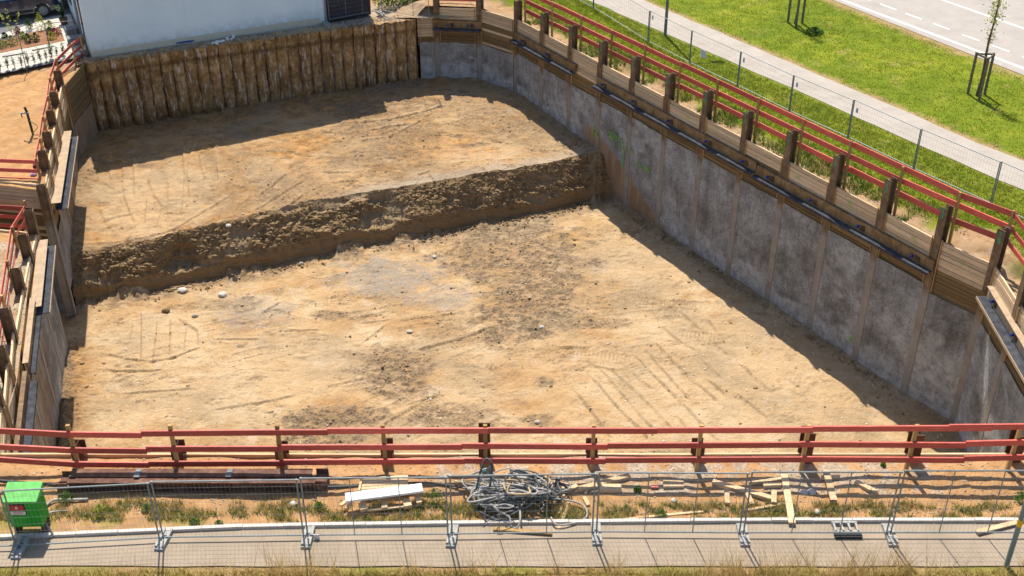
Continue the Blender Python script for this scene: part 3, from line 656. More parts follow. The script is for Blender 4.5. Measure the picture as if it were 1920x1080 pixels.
def rock(name, px, py, z, s, label, mat=STONE, grp='loose stones on the pit floor'):
    p = gp(px, py, z); zz = floor_z(p[0], p[1], z > -5)[0] if z < -2 else float(gz(p[0], p[1]))
    bm = bmesh.new(); bmesh.ops.create_icosphere(bm, subdivisions=2, radius=s)
    r = random.Random(int(px*7+py)); sx = r.uniform(.9, 1.3)
    for v in bm.verts:
        f = 1+.22*float(vn(v.co.x/s*1.3+px, v.co.y/s*1.3+v.co.z/s, 3)); v.co *= f; v.co.x *= sx; v.co.z *= .75
        v.co.z = max(v.co.z, -s*.35)
    me = bpy.data.meshes.new(name); bm.to_mesh(me); bm.free(); me.materials.append(mat)
    o = put(bpy.data.objects.new(name, me), None, Matrix.Translation((float(p[0]), float(p[1]), zz+s*.3))); tag(o, label, 'stone', grp)
rock('stone', 343, 548, -6.6, .17, 'pale grey boulder left of two lying near the foot of the earth bank', PALE)
rock('stone', 417, 555, -6.6, .17, 'pale grey boulder right of two lying near the foot of the earth bank', PALE)
rock('stone', 311, 583, -6.6, .14, 'brown rounded stone on the sand below the left part of the bank', CLOD)
rock('stone', 366, 592, -6.6, .11, 'small pale stone right of the brown one on the lower floor', STONE)
rock('stone', 768, 627, -6.7, .09, 'small white stone left of the ribbed track print', PALE)
rock('stone', 565, 497, -6.6, .12, 'grey stone tucked at the foot of the bank near its middle', STONE)
rock('stone', 815, 484, -6.6, .10, 'white stone beside the grey clay patch below the bank', PALE)
rock('stone', 1016, 620, -6.7, .10, 'pale stone in the dark gravel patch in the middle of the pit', PALE)
rock('stone', 427, 413, -4.2, .11, 'pale stone lying on the rim of the upper level', PALE)
rock('stone', 1008, 794, -6.7, .10, 'grey stone just behind the front guard rail', STONE)
# ------------------------------------------------------------------ retaining walls
def hbeam_mesh(name, H, mat, fl=.30, dp=.34, tf=.022, tw=.014, detail=True):
    b = MB()   # origin: centre of the front flange face at the foot; x along the wall, y out of the pit
    b.box((0, tf/2, H/2), (fl, tf, H)); b.box((0, dp-tf/2, H/2), (fl, tf, H)); b.box((0, dp/2, H/2), (tw, dp-2*tf, H))
    return b.mesh(name, mat)
BM_ = {}
def soldier(parent, P, tdir, z0, z1, mat=BEAM, marks=None):
    key = (round(z1-z0, 1), mat.name)
    if key not in BM_: BM_[key] = hbeam_mesh('soldier_beam', key[0], mat)
    t = np.array([tdir[0], tdir[1], 0.]); t /= np.linalg.norm(t); n = np.array([-t[1], t[0], 0])   # n points out of the pit
    M = frame((P[0], P[1], z1-key[0]), t, n)
    o = inst('soldier_beam', BM_[key], parent, M)
    return o, M
def wall(name, label, beams, zlag, zconc, zbase, cat='retaining wall', mat=PLANK, skip_beam=(), ztop=1.25, first_plank_mat=None, stain=None, rnd=0, wet=True, cmat=None, pale_at=None):
    """beams: list of xy points with the pit on the right hand side when walking along (so n = left of t is outside)."""
    n = len(beams)
    root = empty(name, (beams[0][0], beams[0][1], 0), label, cat, 'shored walls of the pit')
    zf = (lambda v, i: v[i] if isinstance(v, (list, tuple)) else v)
    for i, P in enumerate(beams):
        a = beams[max(0, i-1)]; b = beams[min(n-1, i+1)]; t = (b-a)/np.linalg.norm(b-a)
        if i not in skip_beam: soldier(root, P, t, zf(zbase, min(i, n-2))-.4, zf(ztop, i)+random.uniform(-.05, .05))
    for i in range(n-1):
        A, B = beams[i], beams[i+1]; L = np.linalg.norm(B-A); t = (B-A)/L; o = np.array([-t[1], t[0]])
        zt = zf(zlag, i); zc = zf(zconc, i); zb = zf(zbase, i)
        # planks, one by one
        z = zt; k = 0
        while z > zc-.1:
            h = random.choice((.14, .16, .18, .15)); n0 = .03+random.uniform(0, .035)
            p0 = A+t*(.05+random.uniform(0, .03))+o*(n0+.035); p1 = B-t*(.05+random.uniform(0, .03))+o*(n0+.035)
            dz = random.uniform(-.006, .006)
            mm = PLANKD if (z < zt-1.05 and random.random() < .93) or random.random() < .05 else mat  # dark wood on the lower planks paints in the wale's shadow
            board('plank', (*p0, z-h/2+dz), (*p1, z-h/2-dz), h-.016, .06, mm, root)
            z -= h; k += 1
        for s_ in (A+t*.2, B-t*.21):
            if random.random() < .75:
                q = s_+o*.012; board('batten', (*q, zt+random.uniform(-.05, .12)), (*q, zc+.05), .05, .03, POST, root, side=(o[0], o[1], 0))
        # sprayed concrete infill
        nu, nv = 34, 70; U, Vv = np.meshgrid(np.linspace(0, 1, nu), np.linspace(0, 1, nv), indexing='ij')
        e0 = .15; s = e0+U*(L-2*e0)
        zcw = zc+.05*fbm(U*3+i*7, U*0+i, 3, 5)
        Z = zb-.3+Vv*(zcw-zb+.3)
        gx = A[0]+t[0]*s; gy = A[1]+t[1]*s
        w_ = s+i*3.1+rnd
        d = .012+.022*fbm(w_*.9, Z*.9, 4, 301+rnd)+.006*vn(w_*9, Z*9, 305)+.03*ss(.35, .75, vn(w_*.5, Z*.7, 307+rnd))
        d = d*np.minimum(1, np.minimum(U, 1-U)*14)
        d = -np.clip(d, -.01, .06)
        X = gx+o[0]*(.018+d*.6); Y = gy+o[1]*(.018+d*.6)
        hb = Z-zb; pale = ss(1.2, .95, hb+.7*fbm(w_*.8, w_*0+Z*.4, 4, 311))*ss(-.45, .1, fbm(w_*1.6, Z*2, 5, 313, .65)+.12)
        pale = np.maximum(pale, .8*ss(.32, .5, fbm(w_*.55, Z*.8, 4, 317+rnd)))
        if pale_at: pale = np.clip(np.maximum(pale, pale_at(gx, gy, Z)), 0, 1)
        st = stain(gx, gy, Z) if stain else 0*Z
        c = np.stack([st+0*Z, pale*(1-st), 0*Z], 2).reshape(-1, 3)
        V = np.stack([X, Y, Z], 2).reshape(-1, 3); F = grid_faces(nu, nv)[:, ::-1]
        mesh_np('concrete_panel', V, F, cmat or CONC, True, root, col=c)
        zc2 = zc
    return root
def lerp(a, b, t): return a+(b-a)*t
def rstain(x, y, z):
    # earth stain left by the dug-away slope beside the bank
    s = (x-3.4)/9.0
    line = -4.35-2.3*ss(3.6, 8.2, x)
    up_ = line+.9-1.0*ss(3.6, 8.4, x)
    return ss(3.2, 3.9, x)*ss(9.0, 7.8, x)*ss(up_+.25, up_-.25, z+.25*fbm(x*2, z*2, 3, 9))*.85
rz = []
for i in range(len(RB)-1):
    m = (RB[i]+RB[i+1])/2; rz.append(-4.35 if m[1] > ye(m[0])+.2 else -6.75)
NWALL = wall('retaining_wall', 'short shored wall bay run closing the far right corner of the upper level', RB[0:3], [-.07, -.05], -2.0, -4.3, skip_beam=(2,), ztop=[.95, .95, 1.0], rnd=3)
RW = wall('retaining_wall', 'long right hand wall of steel posts, planks and grey sprayed concrete under the grass verge', RB[2:], 0.0, [-1.85, -1.85, -1.85, -1.85, -1.8, -1.8, -1.8, -1.8, -1.8, -1.85, -1.85, -2.1], rz[2:], ztop=[lerp(1.0, 1.35, k/12) for k in range(13)], stain=rstain,
          pale_at=lambda x, y, z: ss(14.2, 14.9, x+.6*fbm(x*2, z*1.3, 4, 5))*ss(-3.6, -4.6, z+1.0*fbm(x*1.5, z*1.5, 4, 6))*.95)
EW = wall('retaining_wall', 'near right wall running toward the front rail from the corner post', EB, -.02, -2.2, -6.8, skip_beam=(0,), ztop=1.2, rnd=11)
NW2 = wall('retaining_wall', 'single low plank bay between the pile wall and the tall post', [BW1+(.0, .02), RB[0]], -.6, -2.0, -4.3, skip_beam=(0, 1), rnd=5)
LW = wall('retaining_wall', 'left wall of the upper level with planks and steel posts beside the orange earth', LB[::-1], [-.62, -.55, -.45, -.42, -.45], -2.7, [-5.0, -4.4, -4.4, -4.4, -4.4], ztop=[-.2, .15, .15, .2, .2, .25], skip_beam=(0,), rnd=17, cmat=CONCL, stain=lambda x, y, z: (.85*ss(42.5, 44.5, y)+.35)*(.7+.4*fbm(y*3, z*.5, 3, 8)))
LW0 = wall('retaining_wall', 'dark weathered plank bay meeting the pile wall in the far left corner', [LB[0], BW0+(.1, -.1)], -.6, -2.6, -4.4, skip_beam=(0, 1), rnd=19, mat=PLANKD, stain=lambda x, y, z: .8+0*z)
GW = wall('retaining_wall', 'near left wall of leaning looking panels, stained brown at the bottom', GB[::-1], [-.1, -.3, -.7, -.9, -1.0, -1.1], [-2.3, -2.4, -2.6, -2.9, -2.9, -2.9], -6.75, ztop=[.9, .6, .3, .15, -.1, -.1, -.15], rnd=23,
          stain=lambda x, y, z: .9*ss(-2.2, -3.4, z+.9*fbm(y*2.5, z*.3, 4, 2))*ss(35.5, 32.5, y+.8*vn(y*1.0, z, 4))*(.65+.35*fbm(y*5, z*.5, 3, 8)), cmat=CONCL)  # brown stain, with the wall's shade painted into its darker tone
# tall corner beam at the pocket, whole height visible
soldier(LW, LB[-1], (LB[0]-LB[-1]), -7.0, -.35, BEAM)
PK = wall('retaining_wall', 'plank faced end of the small side pocket below the short red rail', [LB[-1]+(-.25, .35), np.array([PW, 41.2])][::-1], -.62, -3.2, -6.8, skip_beam=(0, 1), rnd=29)
PK2 = wall('retaining_wall', 'near side of the small side pocket hidden behind its steel post', [GB[0]+(-.3, 0), np.array([PW, 38.4])], -1.05, -3.0, -6.8, skip_beam=(0, 1), rnd=31)
# front wall: only its top shows behind the guard rail
FB = [np.array([x, 23.62]) for x in FX]
FW = empty('retaining_wall', (0, 23.6, 0), 'front wall seen from behind, post tops and plank tops just beyond the guard rail', 'retaining wall', 'shored walls of the pit')
for i, P in enumerate(FB):
    zt = [.55, .55, .5, .6, 1.1, .6, .6, 1.0, .95, .9][i]; soldier(FW, P+(0, 0), (-1, 0), -7.0, zt, BEAMD)
ex = [np.array([-13.6, 23.62])]+FB+[np.array([15.9, 23.62])]
for i in range(len(ex)-1):
    A, B = ex[i], ex[i+1]
    z = .12
    for k in range(3):
        board('plank', (A[0]+.06, A[1]-.07-.01*(k % 2), z-.09), (B[0]-.06, B[1]-.07-.01*(k % 2), z-.09+random.uniform(-.02, .02)), .17, .06, PLANK if k else TIMBER, FW); z -= .18
    b = MB(); b.box(((A[0]+B[0])/2, 23.58, -3.6), (B[0]-A[0]-.3, .08, 6.3)); b.build('concrete_panel', CONC, FW)
# ------------------------------------------------------------------ bored pile wall
def pile_wall():
    t = (BW1-BW0); L = np.linalg.norm(t); t /= L; o = np.array([-t[1], t[0]]); n = 29; sp = L/n
    root = empty('pile_wall', (BW0[0], BW0[1], -4.2), 'rough brown wall of round bored concrete piles below the pale building', 'retaining wall', 'shored walls of the pit')
    for k in range(n):
        c = BW0+t*(sp*(k+.5)); nu, nv = 22, 64
        a = np.linspace(0, math.pi, nu)[:, None]; z = np.linspace(-4.6, -.62, nv)[None, :]
        r = sp*.5*1.03+random.uniform(-.005, .015)
        q = t[None, :]
        s = k*1.7
        rr = r+.03*fbm(a*1.6+s, z*1.5+s, 4, 401)+.03*ss(.1, .5, vn(a*2+s, z*2.6, 405))-.035*ss(.35, .6, vn(a*3+s, z*.8+s, 407))+.02*vn(a*6+s, z*7, 409)
        lean = .02*math.sin(k*2.3)*(z+.6)/4*-1
        capz = ss(-1.18, -1.05, z+.05*math.sin(k*3.1)); 
        depth = np.sin(a)*rr*(.82-.42*capz)+.16*capz+.03*ss(-3.6, -4.4, z)
        along = -np.cos(a)*rr*1.0+lean
        X = c[0]+t[0]*along-o[0]*(depth-.12); Y = c[1]+t[1]*along-o[1]*(depth-.12)
        V = np.stack([X, Y, z+0*X+.03*vn(a*2+s, z*0+1, 3)*(z > -.7)], 2).reshape(-1, 3)
        jt = np.clip(1.05-np.sin(a)*1.3+.25*fbm(a*0+s, z*1.5, 3, 5)+0*z, 0, 1); low_ = ss(-3.6, -4.2, z+.2*vn(a*2+s, z, 3)); band = np.exp(-((z+1.22)/.13)**2)*.7; jt = np.clip(np.maximum(np.maximum(jt, low_*.8), band), 0, 1)  # mask for shade painted between the piles and beneath their heads
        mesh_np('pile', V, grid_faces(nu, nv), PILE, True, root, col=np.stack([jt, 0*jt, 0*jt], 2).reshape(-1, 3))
    # rough top surface of the pile heads
    nu, nv = 160, 12; u = np.linspace(-.02, 1.005, nu)[:, None]; v = np.linspace(0, 1, nv)[None, :]
    front = .18*np.abs(np.sin(u*n*math.pi))+.10
    d = -front*(1-v)+v*.75
    X = BW0[0]+t[0]*u*L+o[0]*d; Y = BW0[1]+t[1]*u*L+o[1]*d
    Z = -.62+.05*fbm(X*3, Y*3, 4, 411)+.04*v*0; 
    mesh_np('pile_heads', np.stack([X, Y, Z], 2).reshape(-1, 3), grid_faces(nu, nv), PILE, True, root)
    b = MB(); P = BW1; b.box((0, 0, 0), (.1, .1, .1)) if False else None
pile_wall()
# ------------------------------------------------------------------ wales (horizontal steel channels) with tie bolts
def wale(parent, A, B, n, ztop, h=.42, ledge=.24, matf=WALE, bolts=(), cap_mat=BEAM, lip=.03, topw=.04):
    """A,B xy of the wall line; n points into the pit"""
    A = np.array(A, float); B = np.array(B, float); t = (B-A); L = np.linalg.norm(t); t /= L
    root = MB(); M = frame((A[0]+n[0]*.03, A[1]+n[1]*.03, ztop), (t[0], t[1], 0), (n[0], n[1], 0))
    root.box((L/2, .02, -h/2), (L, .04, h), M)
    wl = root.build('wale', matf, parent)
    b = MB(); b.box((L/2, .04+ledge/2, -h+.012), (L, ledge, .025), M); b.build('wale_ledge', LEDGE, wl)
    b = MB(); b.box((L/2, .04+ledge+.012, -h-.02), (L, .022, .07+lip), M); b.build('wale_lip', cap_mat if topw > .1 else LEDGE, wl)
    b = MB(); b.box((L/2, (topw-.1)/2, .012), (L, .1+topw, .024), M); b.build('wale_top_flange', cap_mat, wl)
    for s in bolts:
        if s > L: continue
        b = MB(); c0 = M @ Vector((s, .04, -h*.5)); c1 = M @ Vector((s, .13, -h*.52)); b.tube([c0, c1], .055, 8); b.build('anchor_bolt', BLUE, wl)
        b = MB(); b.box((s+.22, .055, -h*.52), (.2, .03, .2), M); b.build('bearing_plate', BEAMD, wl)
    return wl
nin = -wn_
def rp(k): return RB[2]+RD*k
wale(RW, rp(-.02), rp(2.25), nin, -.70, bolts=(.9, 3.2))
wale(RW, rp(2.95), rp(7.4), nin, -.70, bolts=(.5, 2.9, 5.5, 8.1, 10.4))
wale(RW, rp(7.42), rp(11.05), nin, -.78, bolts=(.7, 3.1, 5.6, 8.2))
tb = (RB[1]-RB[0])/np.linalg.norm(RB[1]-RB[0]); wale(NWALL, RB[0]-tb*.15, RB[1]+tb*.15, np.array([tb[1], -tb[0]]), -.75, bolts=(.8, 1.9))
te = (EB[1]-EB[0])/np.linalg.norm(EB[1]-EB[0]); wale(EW, EB[0]+te*.35+(-.02, 0), EB[-1]-te*.5, np.array([te[1], -te[0]]), -.62, bolts=(.6, 2.6, 5.0, 7.2), matf=DUSTY, cap_mat=DUSTY, topw=.12, ledge=.34)
ld = (LB[-1]-LB[0])/np.linalg.norm(LB[-1]-LB[0]); ln = np.array([-ld[1], ld[0]])
if ln[0] < 0: ln = -ln
wale(LW, LB[-1]-ld*.5, LB[0]+ld*3.2, ln, -1.5, bolts=(), cap_mat=DUSTY, matf=WALE, topw=.30, ledge=.46, h=.3)
gd = (GB[-1]-GB[0])/np.linalg.norm(GB[-1]-GB[0]); gn = np.array([-gd[1], gd[0]])
if gn[0] < 0: gn = -gn
def gpt(s): return GB[0]+gd*s
wale(GW, gpt(.2), gpt(5.0), gn, -1.35, matf=WALE, cap_mat=DUSTY, bolts=(), topw=.26, ledge=.42, h=.3)
wale(GW, gpt(4.6), gpt(8.6), gn, -1.2, matf=WALE, cap_mat=DUSTY, bolts=(), ledge=.14, topw=.08)
wale(GW, gpt(8.9), gpt(13.6), gn, -1.3, matf=BEAMD, cap_mat=BEAM, bolts=(), ledge=.2)
# ------------------------------------------------------------------ guard rails (red boards on timber posts)
def rails_run(root, pts, rows, side_n, bw=.17, th=.032, joint=3.9, wob=.02):
    """pts: list of (x,y,ztop); rows: drops below ztop; boards between consecutive points, overlapping"""
    for rz_ in rows:
        for a, b in zip(pts[:-1], pts[1:]):
            a = np.array(a, float); b = np.array(b, float); L = np.linalg.norm((b-a)[:2]); k = max(1, round(L/joint)); t = (b-a)/L
            for i in range(k):
                o = .018*(i % 2)+.002
                p = a+(b-a)*i/k-t*(.12 if i else .02); q = a+(b-a)*(i+1)/k+t*(.10 if i < k-1 else .02)
                p = p+np.array([*(np.array(side_n)*o), -rz_-bw/2+random.uniform(-wob, wob)]); q = q+np.array([*(np.array(side_n)*o), -rz_-bw/2+random.uniform(-wob, wob)])
                board('rail', p, q, bw, th, RED, root)
FR = empty('guard_rail', (0, 22.95, 0), 'long three board red guard rail across the front of the pit', 'guard rail', 'red guard rails round the pit')
ROWS = [[((0, 803), (132, 810)), ((130, 809.5), (264, 811)), ((264, 808), (480, 806)), ((478, 806), (614, 805.5)), ((613, 803), (917, 802.5)), ((915, 802), (1233, 803)), ((1232, 802), (1526, 801)), ((1524, 799), (1862, 797.5)), ((1780, 796), (1990, 794))],
        [((0, 833), (132, 840)), ((130, 839.5), (274, 841)), ((273, 837), (527, 836.5)), ((526, 834), (866, 833)), ((865, 831), (1140, 833)), ((1139, 831), (1502, 829)), ((1501, 828), (1814, 830)), ((1812, 827), (1990, 823))],
        [((0, 857), (142, 866)), ((140, 865.5), (279, 867)), ((278, 865), (533, 864)), ((532, 862), (871, 860)), ((870, 859), (1136, 860)), ((1135, 858), (1503, 856.5)), ((1501, 856), (1810, 858)), ((1808, 855), (1990, 851))]]
for r, row in enumerate(ROWS):
    for i, (a, b) in enumerate(row):
        y = 22.92-.012*((i) % 2)
        A = pl(*a, (0, y), (0, 1)); B = pl(*b, (0, y), (0, 1))
        if i == 0: A = A-(B-A)*.6
        board('rail', A-[0, 0, .085], B-[0, 0, .085], .17, .045, RED, FR)
for px, lean in [(-60, 0), (137, -.02), (325, 0), (523, .01), (720, 0), (910, 0), (1112, 0), (1311, .01), (1510, .02), (1710, .03), (1903, .03)]:
    x = (px-960)/FPX*29.6; board('post', (x, 22.99, -.3), (x+lean, 22.99, 1.53), .10, .08, POST, FR, side=(1, 0, 0))
RR = empty('guard_rail', (RB[8][0], RB[8][1], 0), 'long red guard rail above the right hand wall along the grass verge', 'guard rail', 'red guard rails round the pit')
ptsR = []
for k in range(-0, 13):
    P = (RB[2]+RD*k if k < 12 else RB[-1])+wn_*.55+wt*.12; zt = lerp(1.45, 1.78, k/12)
    if k == 12: P = RB[-1]+np.array([.45, .45])
    board('post', (P[0], P[1], -.5), (P[0]+random.uniform(-.02, .02), P[1], zt+random.uniform(.0, .08)), .09, .07, POST, RR, side=(wt[0], wt[1], 0))
    ptsR.append((P[0]+wn_[0]*.06, P[1]+wn_[1]*.06, zt+.0))
def thin(p, n): return [p[i] for i in range(0, len(p), n)]+([p[-1]] if (len(p)-1) % n else [])
for rrow, dz in enumerate((0, .5, 1.0)):
    st = rrow % 2; pts = [ptsR[0]]+ptsR[1+st::2]
    if tuple(pts[-1]) != tuple(ptsR[-1]): pts.append(ptsR[-1])
    for i, (a, b) in enumerate(zip(pts[:-1], pts[1:])):
        a = np.array(a); b = np.array(b); t = (b-a)/np.linalg.norm(b-a); o = np.array([*wn_*.03*(i % 2), -dz-.09])
        board('rail', a+o-t*.1, b+o+t*.1+[0, 0, random.uniform(-.04, .01)], .21, .045, RED, RR)
ER = empty('guard_rail', (16.7, 30, 0), 'red guard rail turning toward the viewer at the near right corner', 'guard rail', 'red guard rails round the pit')
pe = [ptsR[-1]]+[(EB[k][0]+.62, EB[k][1], 1.72) for k in (1, 2, 3, 4)]
rails_run(ER, pe, (.0, .5, 1.0), (1, 0))
for p in pe[1:]: board('post', (p[0]-.06, p[1], -.4), (p[0]-.06, p[1], p[2]+.03), .09, .07, POST, ER, side=(0, 1, 0))
BR = empty('guard_rail', (-1.8, 61, 0), 'short red guard rail above the far right corner of the pit', 'guard rail', 'red guard rails round the pit')
pb = [(-4.0, 61.15, .35), (-1.75, 61.0, .35), (.3+.45, 58.9+.5, 1.45)]
rails_run(BR, pb[:2], (0.05, .5), (0, 1)); rails_run(BR, [(-1.75, 61.0, .9), (.75, 59.4, 1.45)], (0, .5), (0, 1))
for p in [(-4.0, 61.2), (-1.75, 61.1)]: board('post', (*p, -.3), (*p, .5), .09, .07, POST, BR, side=(1, 0, 0))
# left rails
LR = empty('guard_rail', (-20, 46, -1), 'bent red guard rail along the left edge of the upper level', 'guard rail', 'red guard rails round the pit')
lo = -ln*.40
pl_ = []
for (px, py) in [(148, 70), (132, 83), (103, 112), (91, 147), (87, 182), (78, 220), (72, 261), (64, 299)]:
    P = pl(px, py, (LB[-1]+lo), ln) if py > 100 else gp(px, py, .35); pl_.append(P)
for r_ in (0, .40, .80):
    for i, (a, b) in enumerate(zip(pl_[:-1], pl_[1:])):
        t = (b-a)/np.linalg.norm(b-a); board('rail', a-[0, 0, r_+.08]-t*.1, b-[0, 0, r_+.08]+t*.1, .15, .03, RED, LR)
for P in pl_: board('post', (P[0]+.06, P[1]+.02, float(gz(P[0], P[1]))-.3), (P[0]+.06, P[1]+.02, P[2]+.05), .09, .07, POST, LR, side=(0, 1, 0))
PR = empty('guard_rail', (-19.5, 41, -1), 'short red guard rail above the planks of the side pocket at the left edge', 'guard rail', 'red guard rails round the pit')
c0 = pl_[-1]; c1 = pl(-60, 320, c0+np.array([-1, .25, 0]), (.25, 1)); 
c1 = np.array([c0[0]-3.6, c0[1]+.35, c0[2]-.02])
for r_ in (0, .40, .80): board('rail', c0-[0, .04, r_+.09], c1-[0, .04, r_+.09], .16, .03, RED, PR)
board('post', (c0[0]-1.75, c0[1]+.1, -1.4), (c0[0]-1.75, c0[1]+.1, c0[2]+.03), .09, .07, POST, PR, side=(1, 0, 0))
SR = empty('guard_rail', (-17.5, 34, -1), 'red guard rail at the left picture edge beside the near left wall', 'guard rail', 'red guard rails round the pit')
so = -gn*.72; ps = [pl(px, py, GB[0]+so, gn) for px, py in [(45, 387), (20, 427), (10, 491), (0, 556), (-14, 640)]]
for r_ in (0, .42, .84):
    for a, b in zip(ps[:-1], ps[1:]):
        t = (b-a)/np.linalg.norm(b-a); board('rail', a-[0, 0, r_+.08]-t*.1, b-[0, 0, r_+.08]+t*.1, .16, .03, RED, SR)
    a = ps[0]; board('rail', a-[0, 0, r_+.08], a+np.array([-2.6, .3, -r_-.08]), .16, .03, RED, SR)
for P in ps: board('post', (P[0]+.06, P[1], float(gz(P[0], P[1]))-.3), (P[0]+.06, P[1], P[2]+.05), .10, .08, POST, SR, side=(0, 1, 0))
# ------------------------------------------------------------------ mesh fences
def fence_meshes(bars, L=3.45, H=2.0, step=.1, nh=7):
    d = {}
    b = MB(); b.tube([(0, 0, .1), (0, 0, H)], .021, 8); d['post'] = b.mesh('fence_post', GALV)
    b = MB(); b.tube([(0, 0, 0), (L, 0, 0)], .02, 8); d['rail'] = b.mesh('fence_tube', GALV)
    b = MB(); b.tube([(0, 0, .15), (0, 0, H)], .013, 6); d['bar'] = b.mesh('fence_bar', GALV)
    b = MB()
    x = step
    while x < L-.02: b.tube([(x, 0, .16), (x, 0, H)], .0022, 3, False); x += step
    for k in range(nh): z = .16+(H-.16)*(k+1)/(nh+1); b.tube([(0, .004, z), (L, .004, z)], .0032, 3, False)
    d['wire'] = b.mesh('wire_mesh', WIRE); return d, L, H
def fence_panel(P, Q, hgt, label, group, fm, bars=True, clip=True, sag=0):
    d, L, H = fm; P = np.array(P, float); Q = np.array(Q, float); z = P[2] if len(P) > 2 else 0
    t = (Q-P)[:2]; D = np.linalg.norm(t); ang = math.atan2(t[1], t[0])
    r = empty('mesh_fence', (P[0], P[1], z), label, 'fence panel', group, ang)
    Mr = W[r.name] @ Matrix.Diagonal((D/L, 1, hgt/H, 1))
    o = inst('tube_post', d['post'], r, Mr); inst('tube_post', d['post'], r, Mr @ Matrix.Translation((L-.06, 0, 0)))
    inst('top_tube', d['rail'], r, Mr @ Matrix.Translation((0, 0, H-.02))); inst('bottom_tube', d['rail'], r, Mr @ Matrix.Translation((0, 0, .16)))
    if bars:
        for x in (L*.33, L*.66): inst('middle_bar', d['bar'], r, Mr @ Matrix.Translation((x, 0, 0)))
    wobj = inst('wire_mesh', d['wire'], r, Mr); wobj['kind'] = 'stuff'
    return r
FM = fence_meshes(True); FM2 = fence_meshes(True, nh=6, step=.12)
fp = [gp(-235, 1040), gp(40, 1031), gp(308, 1016), gp(578, 1012), gp(848, 1010), gp(1118, 1006), gp(1393, 1008), gp(1668, 1008), gp(1945, 1008)]
fl = ['grey mesh fence panel cut by the left picture edge at the green box', 'grey mesh fence panel in front of the green box', 'grey mesh fence panel in front of the stacked steel beams', 'grey mesh fence panel in front of the white topped timber stack',
      'grey mesh fence panel in front of the cable tangle', 'grey mesh fence panel right of the cable tangle, before two short wood bundles', 'grey mesh fence panel before the two long upright lying planks', 'grey mesh fence panel at the right edge by the street pole']
for i in range(8):
    P, Q = fp[i].copy(), fp[i+1].copy(); hgt = lerp(1.85, 2.15, i/7)
    Q = Q+(P-Q)*.012
    fence_panel(P, Q, hgt, fl[i], 'mesh fence panels along the footpath', FM, bars=i > 2)
foot_b = MB()
for s in (-1, 1): foot_b.box((s*.085, 0, .07), (.06, .62, .14))
foot_b.box((0, .2, .05), (.11, .2, .10)); foot_b.box((0, -.2, .05), (.11, .2, .10)); foot_b.box((0, 0, .03), (.11, .2, .06)); foot_b.box((0, .34, .045), (.23, .06, .09)); foot_b.box((0, -.34, .045), (.23, .06, .09))
foot_me = foot_b.mesh('fence_foot', FOOTC)
fn = ['left of the green box shadow', 'below the stacked steel beams', 'beside the white slip of paper', 'left of the cable tangle', 'right of the cable tangle', 'below the short upright wood block', 'right of the black plastic grate']
for i, nm in enumerate(fn):
    p = fp[i+1]; o = inst('concrete_block', foot_me, None, Matrix.Translation((p[0], p[1]+.03, 0)) @ Matrix.Rotation(random.uniform(-.15, .15), 4, 'Z'))
    tag(o, 'grey concrete fence foot on the footpath, '+nm, 'fence foot', 'concrete feet of the front fence')
rb = [(1113, 18), (1216, 82), (1293, 122), (1383, 165), (1480, 213), (1590, 263), (1713, 322), (1858, 388), (2035, 470)]
rpnt = [gp(1040, -20)]+[gp(*p) for p in rb]
ordn = ['farthest', 'second farthest', 'third farthest', 'fourth farthest', 'middle', 'fourth nearest', 'third nearest', 'second nearest', 'nearest']
for i in range(len(rpnt)-1):
    fence_panel(rpnt[i], rpnt[i+1], lerp(1.62, 1.85, i/8), f'grey mesh fence panel on the grass verge, {ordn[i]} of the row beside the path', 'mesh fence panels on the grass verge', FM2, bars=False)
# ------------------------------------------------------------------ path, road, kerb, pavement
def sheet(name, pts, z, mat, parent=None, kind='structure'):
    b = MB(); b.quad(*[(p[0], p[1], z) for p in pts]); o = b.build(name, mat, parent)
    if kind and not parent: tag(o, kind=kind)
    return o
def ext(a, b, s): a = np.array(a[:2]); b = np.array(b[:2]); return b+(b-a)/np.linalg.norm(b-a)*s
def fine_sheet(name, nearp, farp, z, mat, n=120, amp=.06):
    """strip between two polylines with slightly ragged edges"""
    def rs(L):
        L = [np.array(p[:2], float) for p in L]; L[0] = ext(L[1], L[0], 60); L[-1] = ext(L[-2], L[-1], 35)
        d = np.cumsum([0]+[np.linalg.norm(b-a) for a, b in zip(L[:-1], L[1:])]); s = np.linspace(0, d[-1], n)
        return np.stack([np.interp(s, d, [p[i] for p in L]) for i in (0, 1)], 1)
    a, b = rs(nearp), rs(farp); k = np.arange(n)
    a[:, 0] += amp*fbm(k*.7, k*0., 3, 3); b[:, 0] += amp*fbm(k*.7, k*0.+5, 3, 4)
    V = np.concatenate([np.c_[a, np.full(n, z)], np.c_[b, np.full(n, z)]]); F = [[i, i+1, n+i+1, n+i] for i in range(n-1)]
    o = mesh_np(name, V, F, mat); return tag(o, kind='structure')
fine_sheet('footpath', PATH_N, PATH_F, .02, ASPH, amp=.12)
road = sheet('road', [RN[0][:2]-rdir*60, RN[2][:2]+rdir*40, RN[2][:2]+rdir*40+rnn*14, RN[0][:2]-rdir*60+rnn*14], .02, ASPR)
def mark(a, b, wd):
    a = gp(*a)[:2]; b = gp(*b)[:2]; t = (b-a)/np.linalg.norm(b-a); n = np.array([-t[1], t[0]])*wd/2
    sheet('lane_marking', [a-n, b-n, b+n, a+n], .025, WHITE, road)
mark((1380, -82), (1580, 1), .17); mark((1580, 1), (1930, 133), .19); mark((1930, 133), (2100, 200), .19)
for a, b in [((1602, -10), (1632, 1)), ((1650, 8), (1680, 19)), ((1698, 26), (1728, 37)), ((1750, 45), (1780, 56)), ((1804, 66), (1836, 77)), ((1860, 86), (1893, 98)), ((1917, 107), (1952, 120))]: mark(a, b, .12)
mark((1640, -46), (1765, 0), .16); mark((1765, 0), (1930, 58), .16)
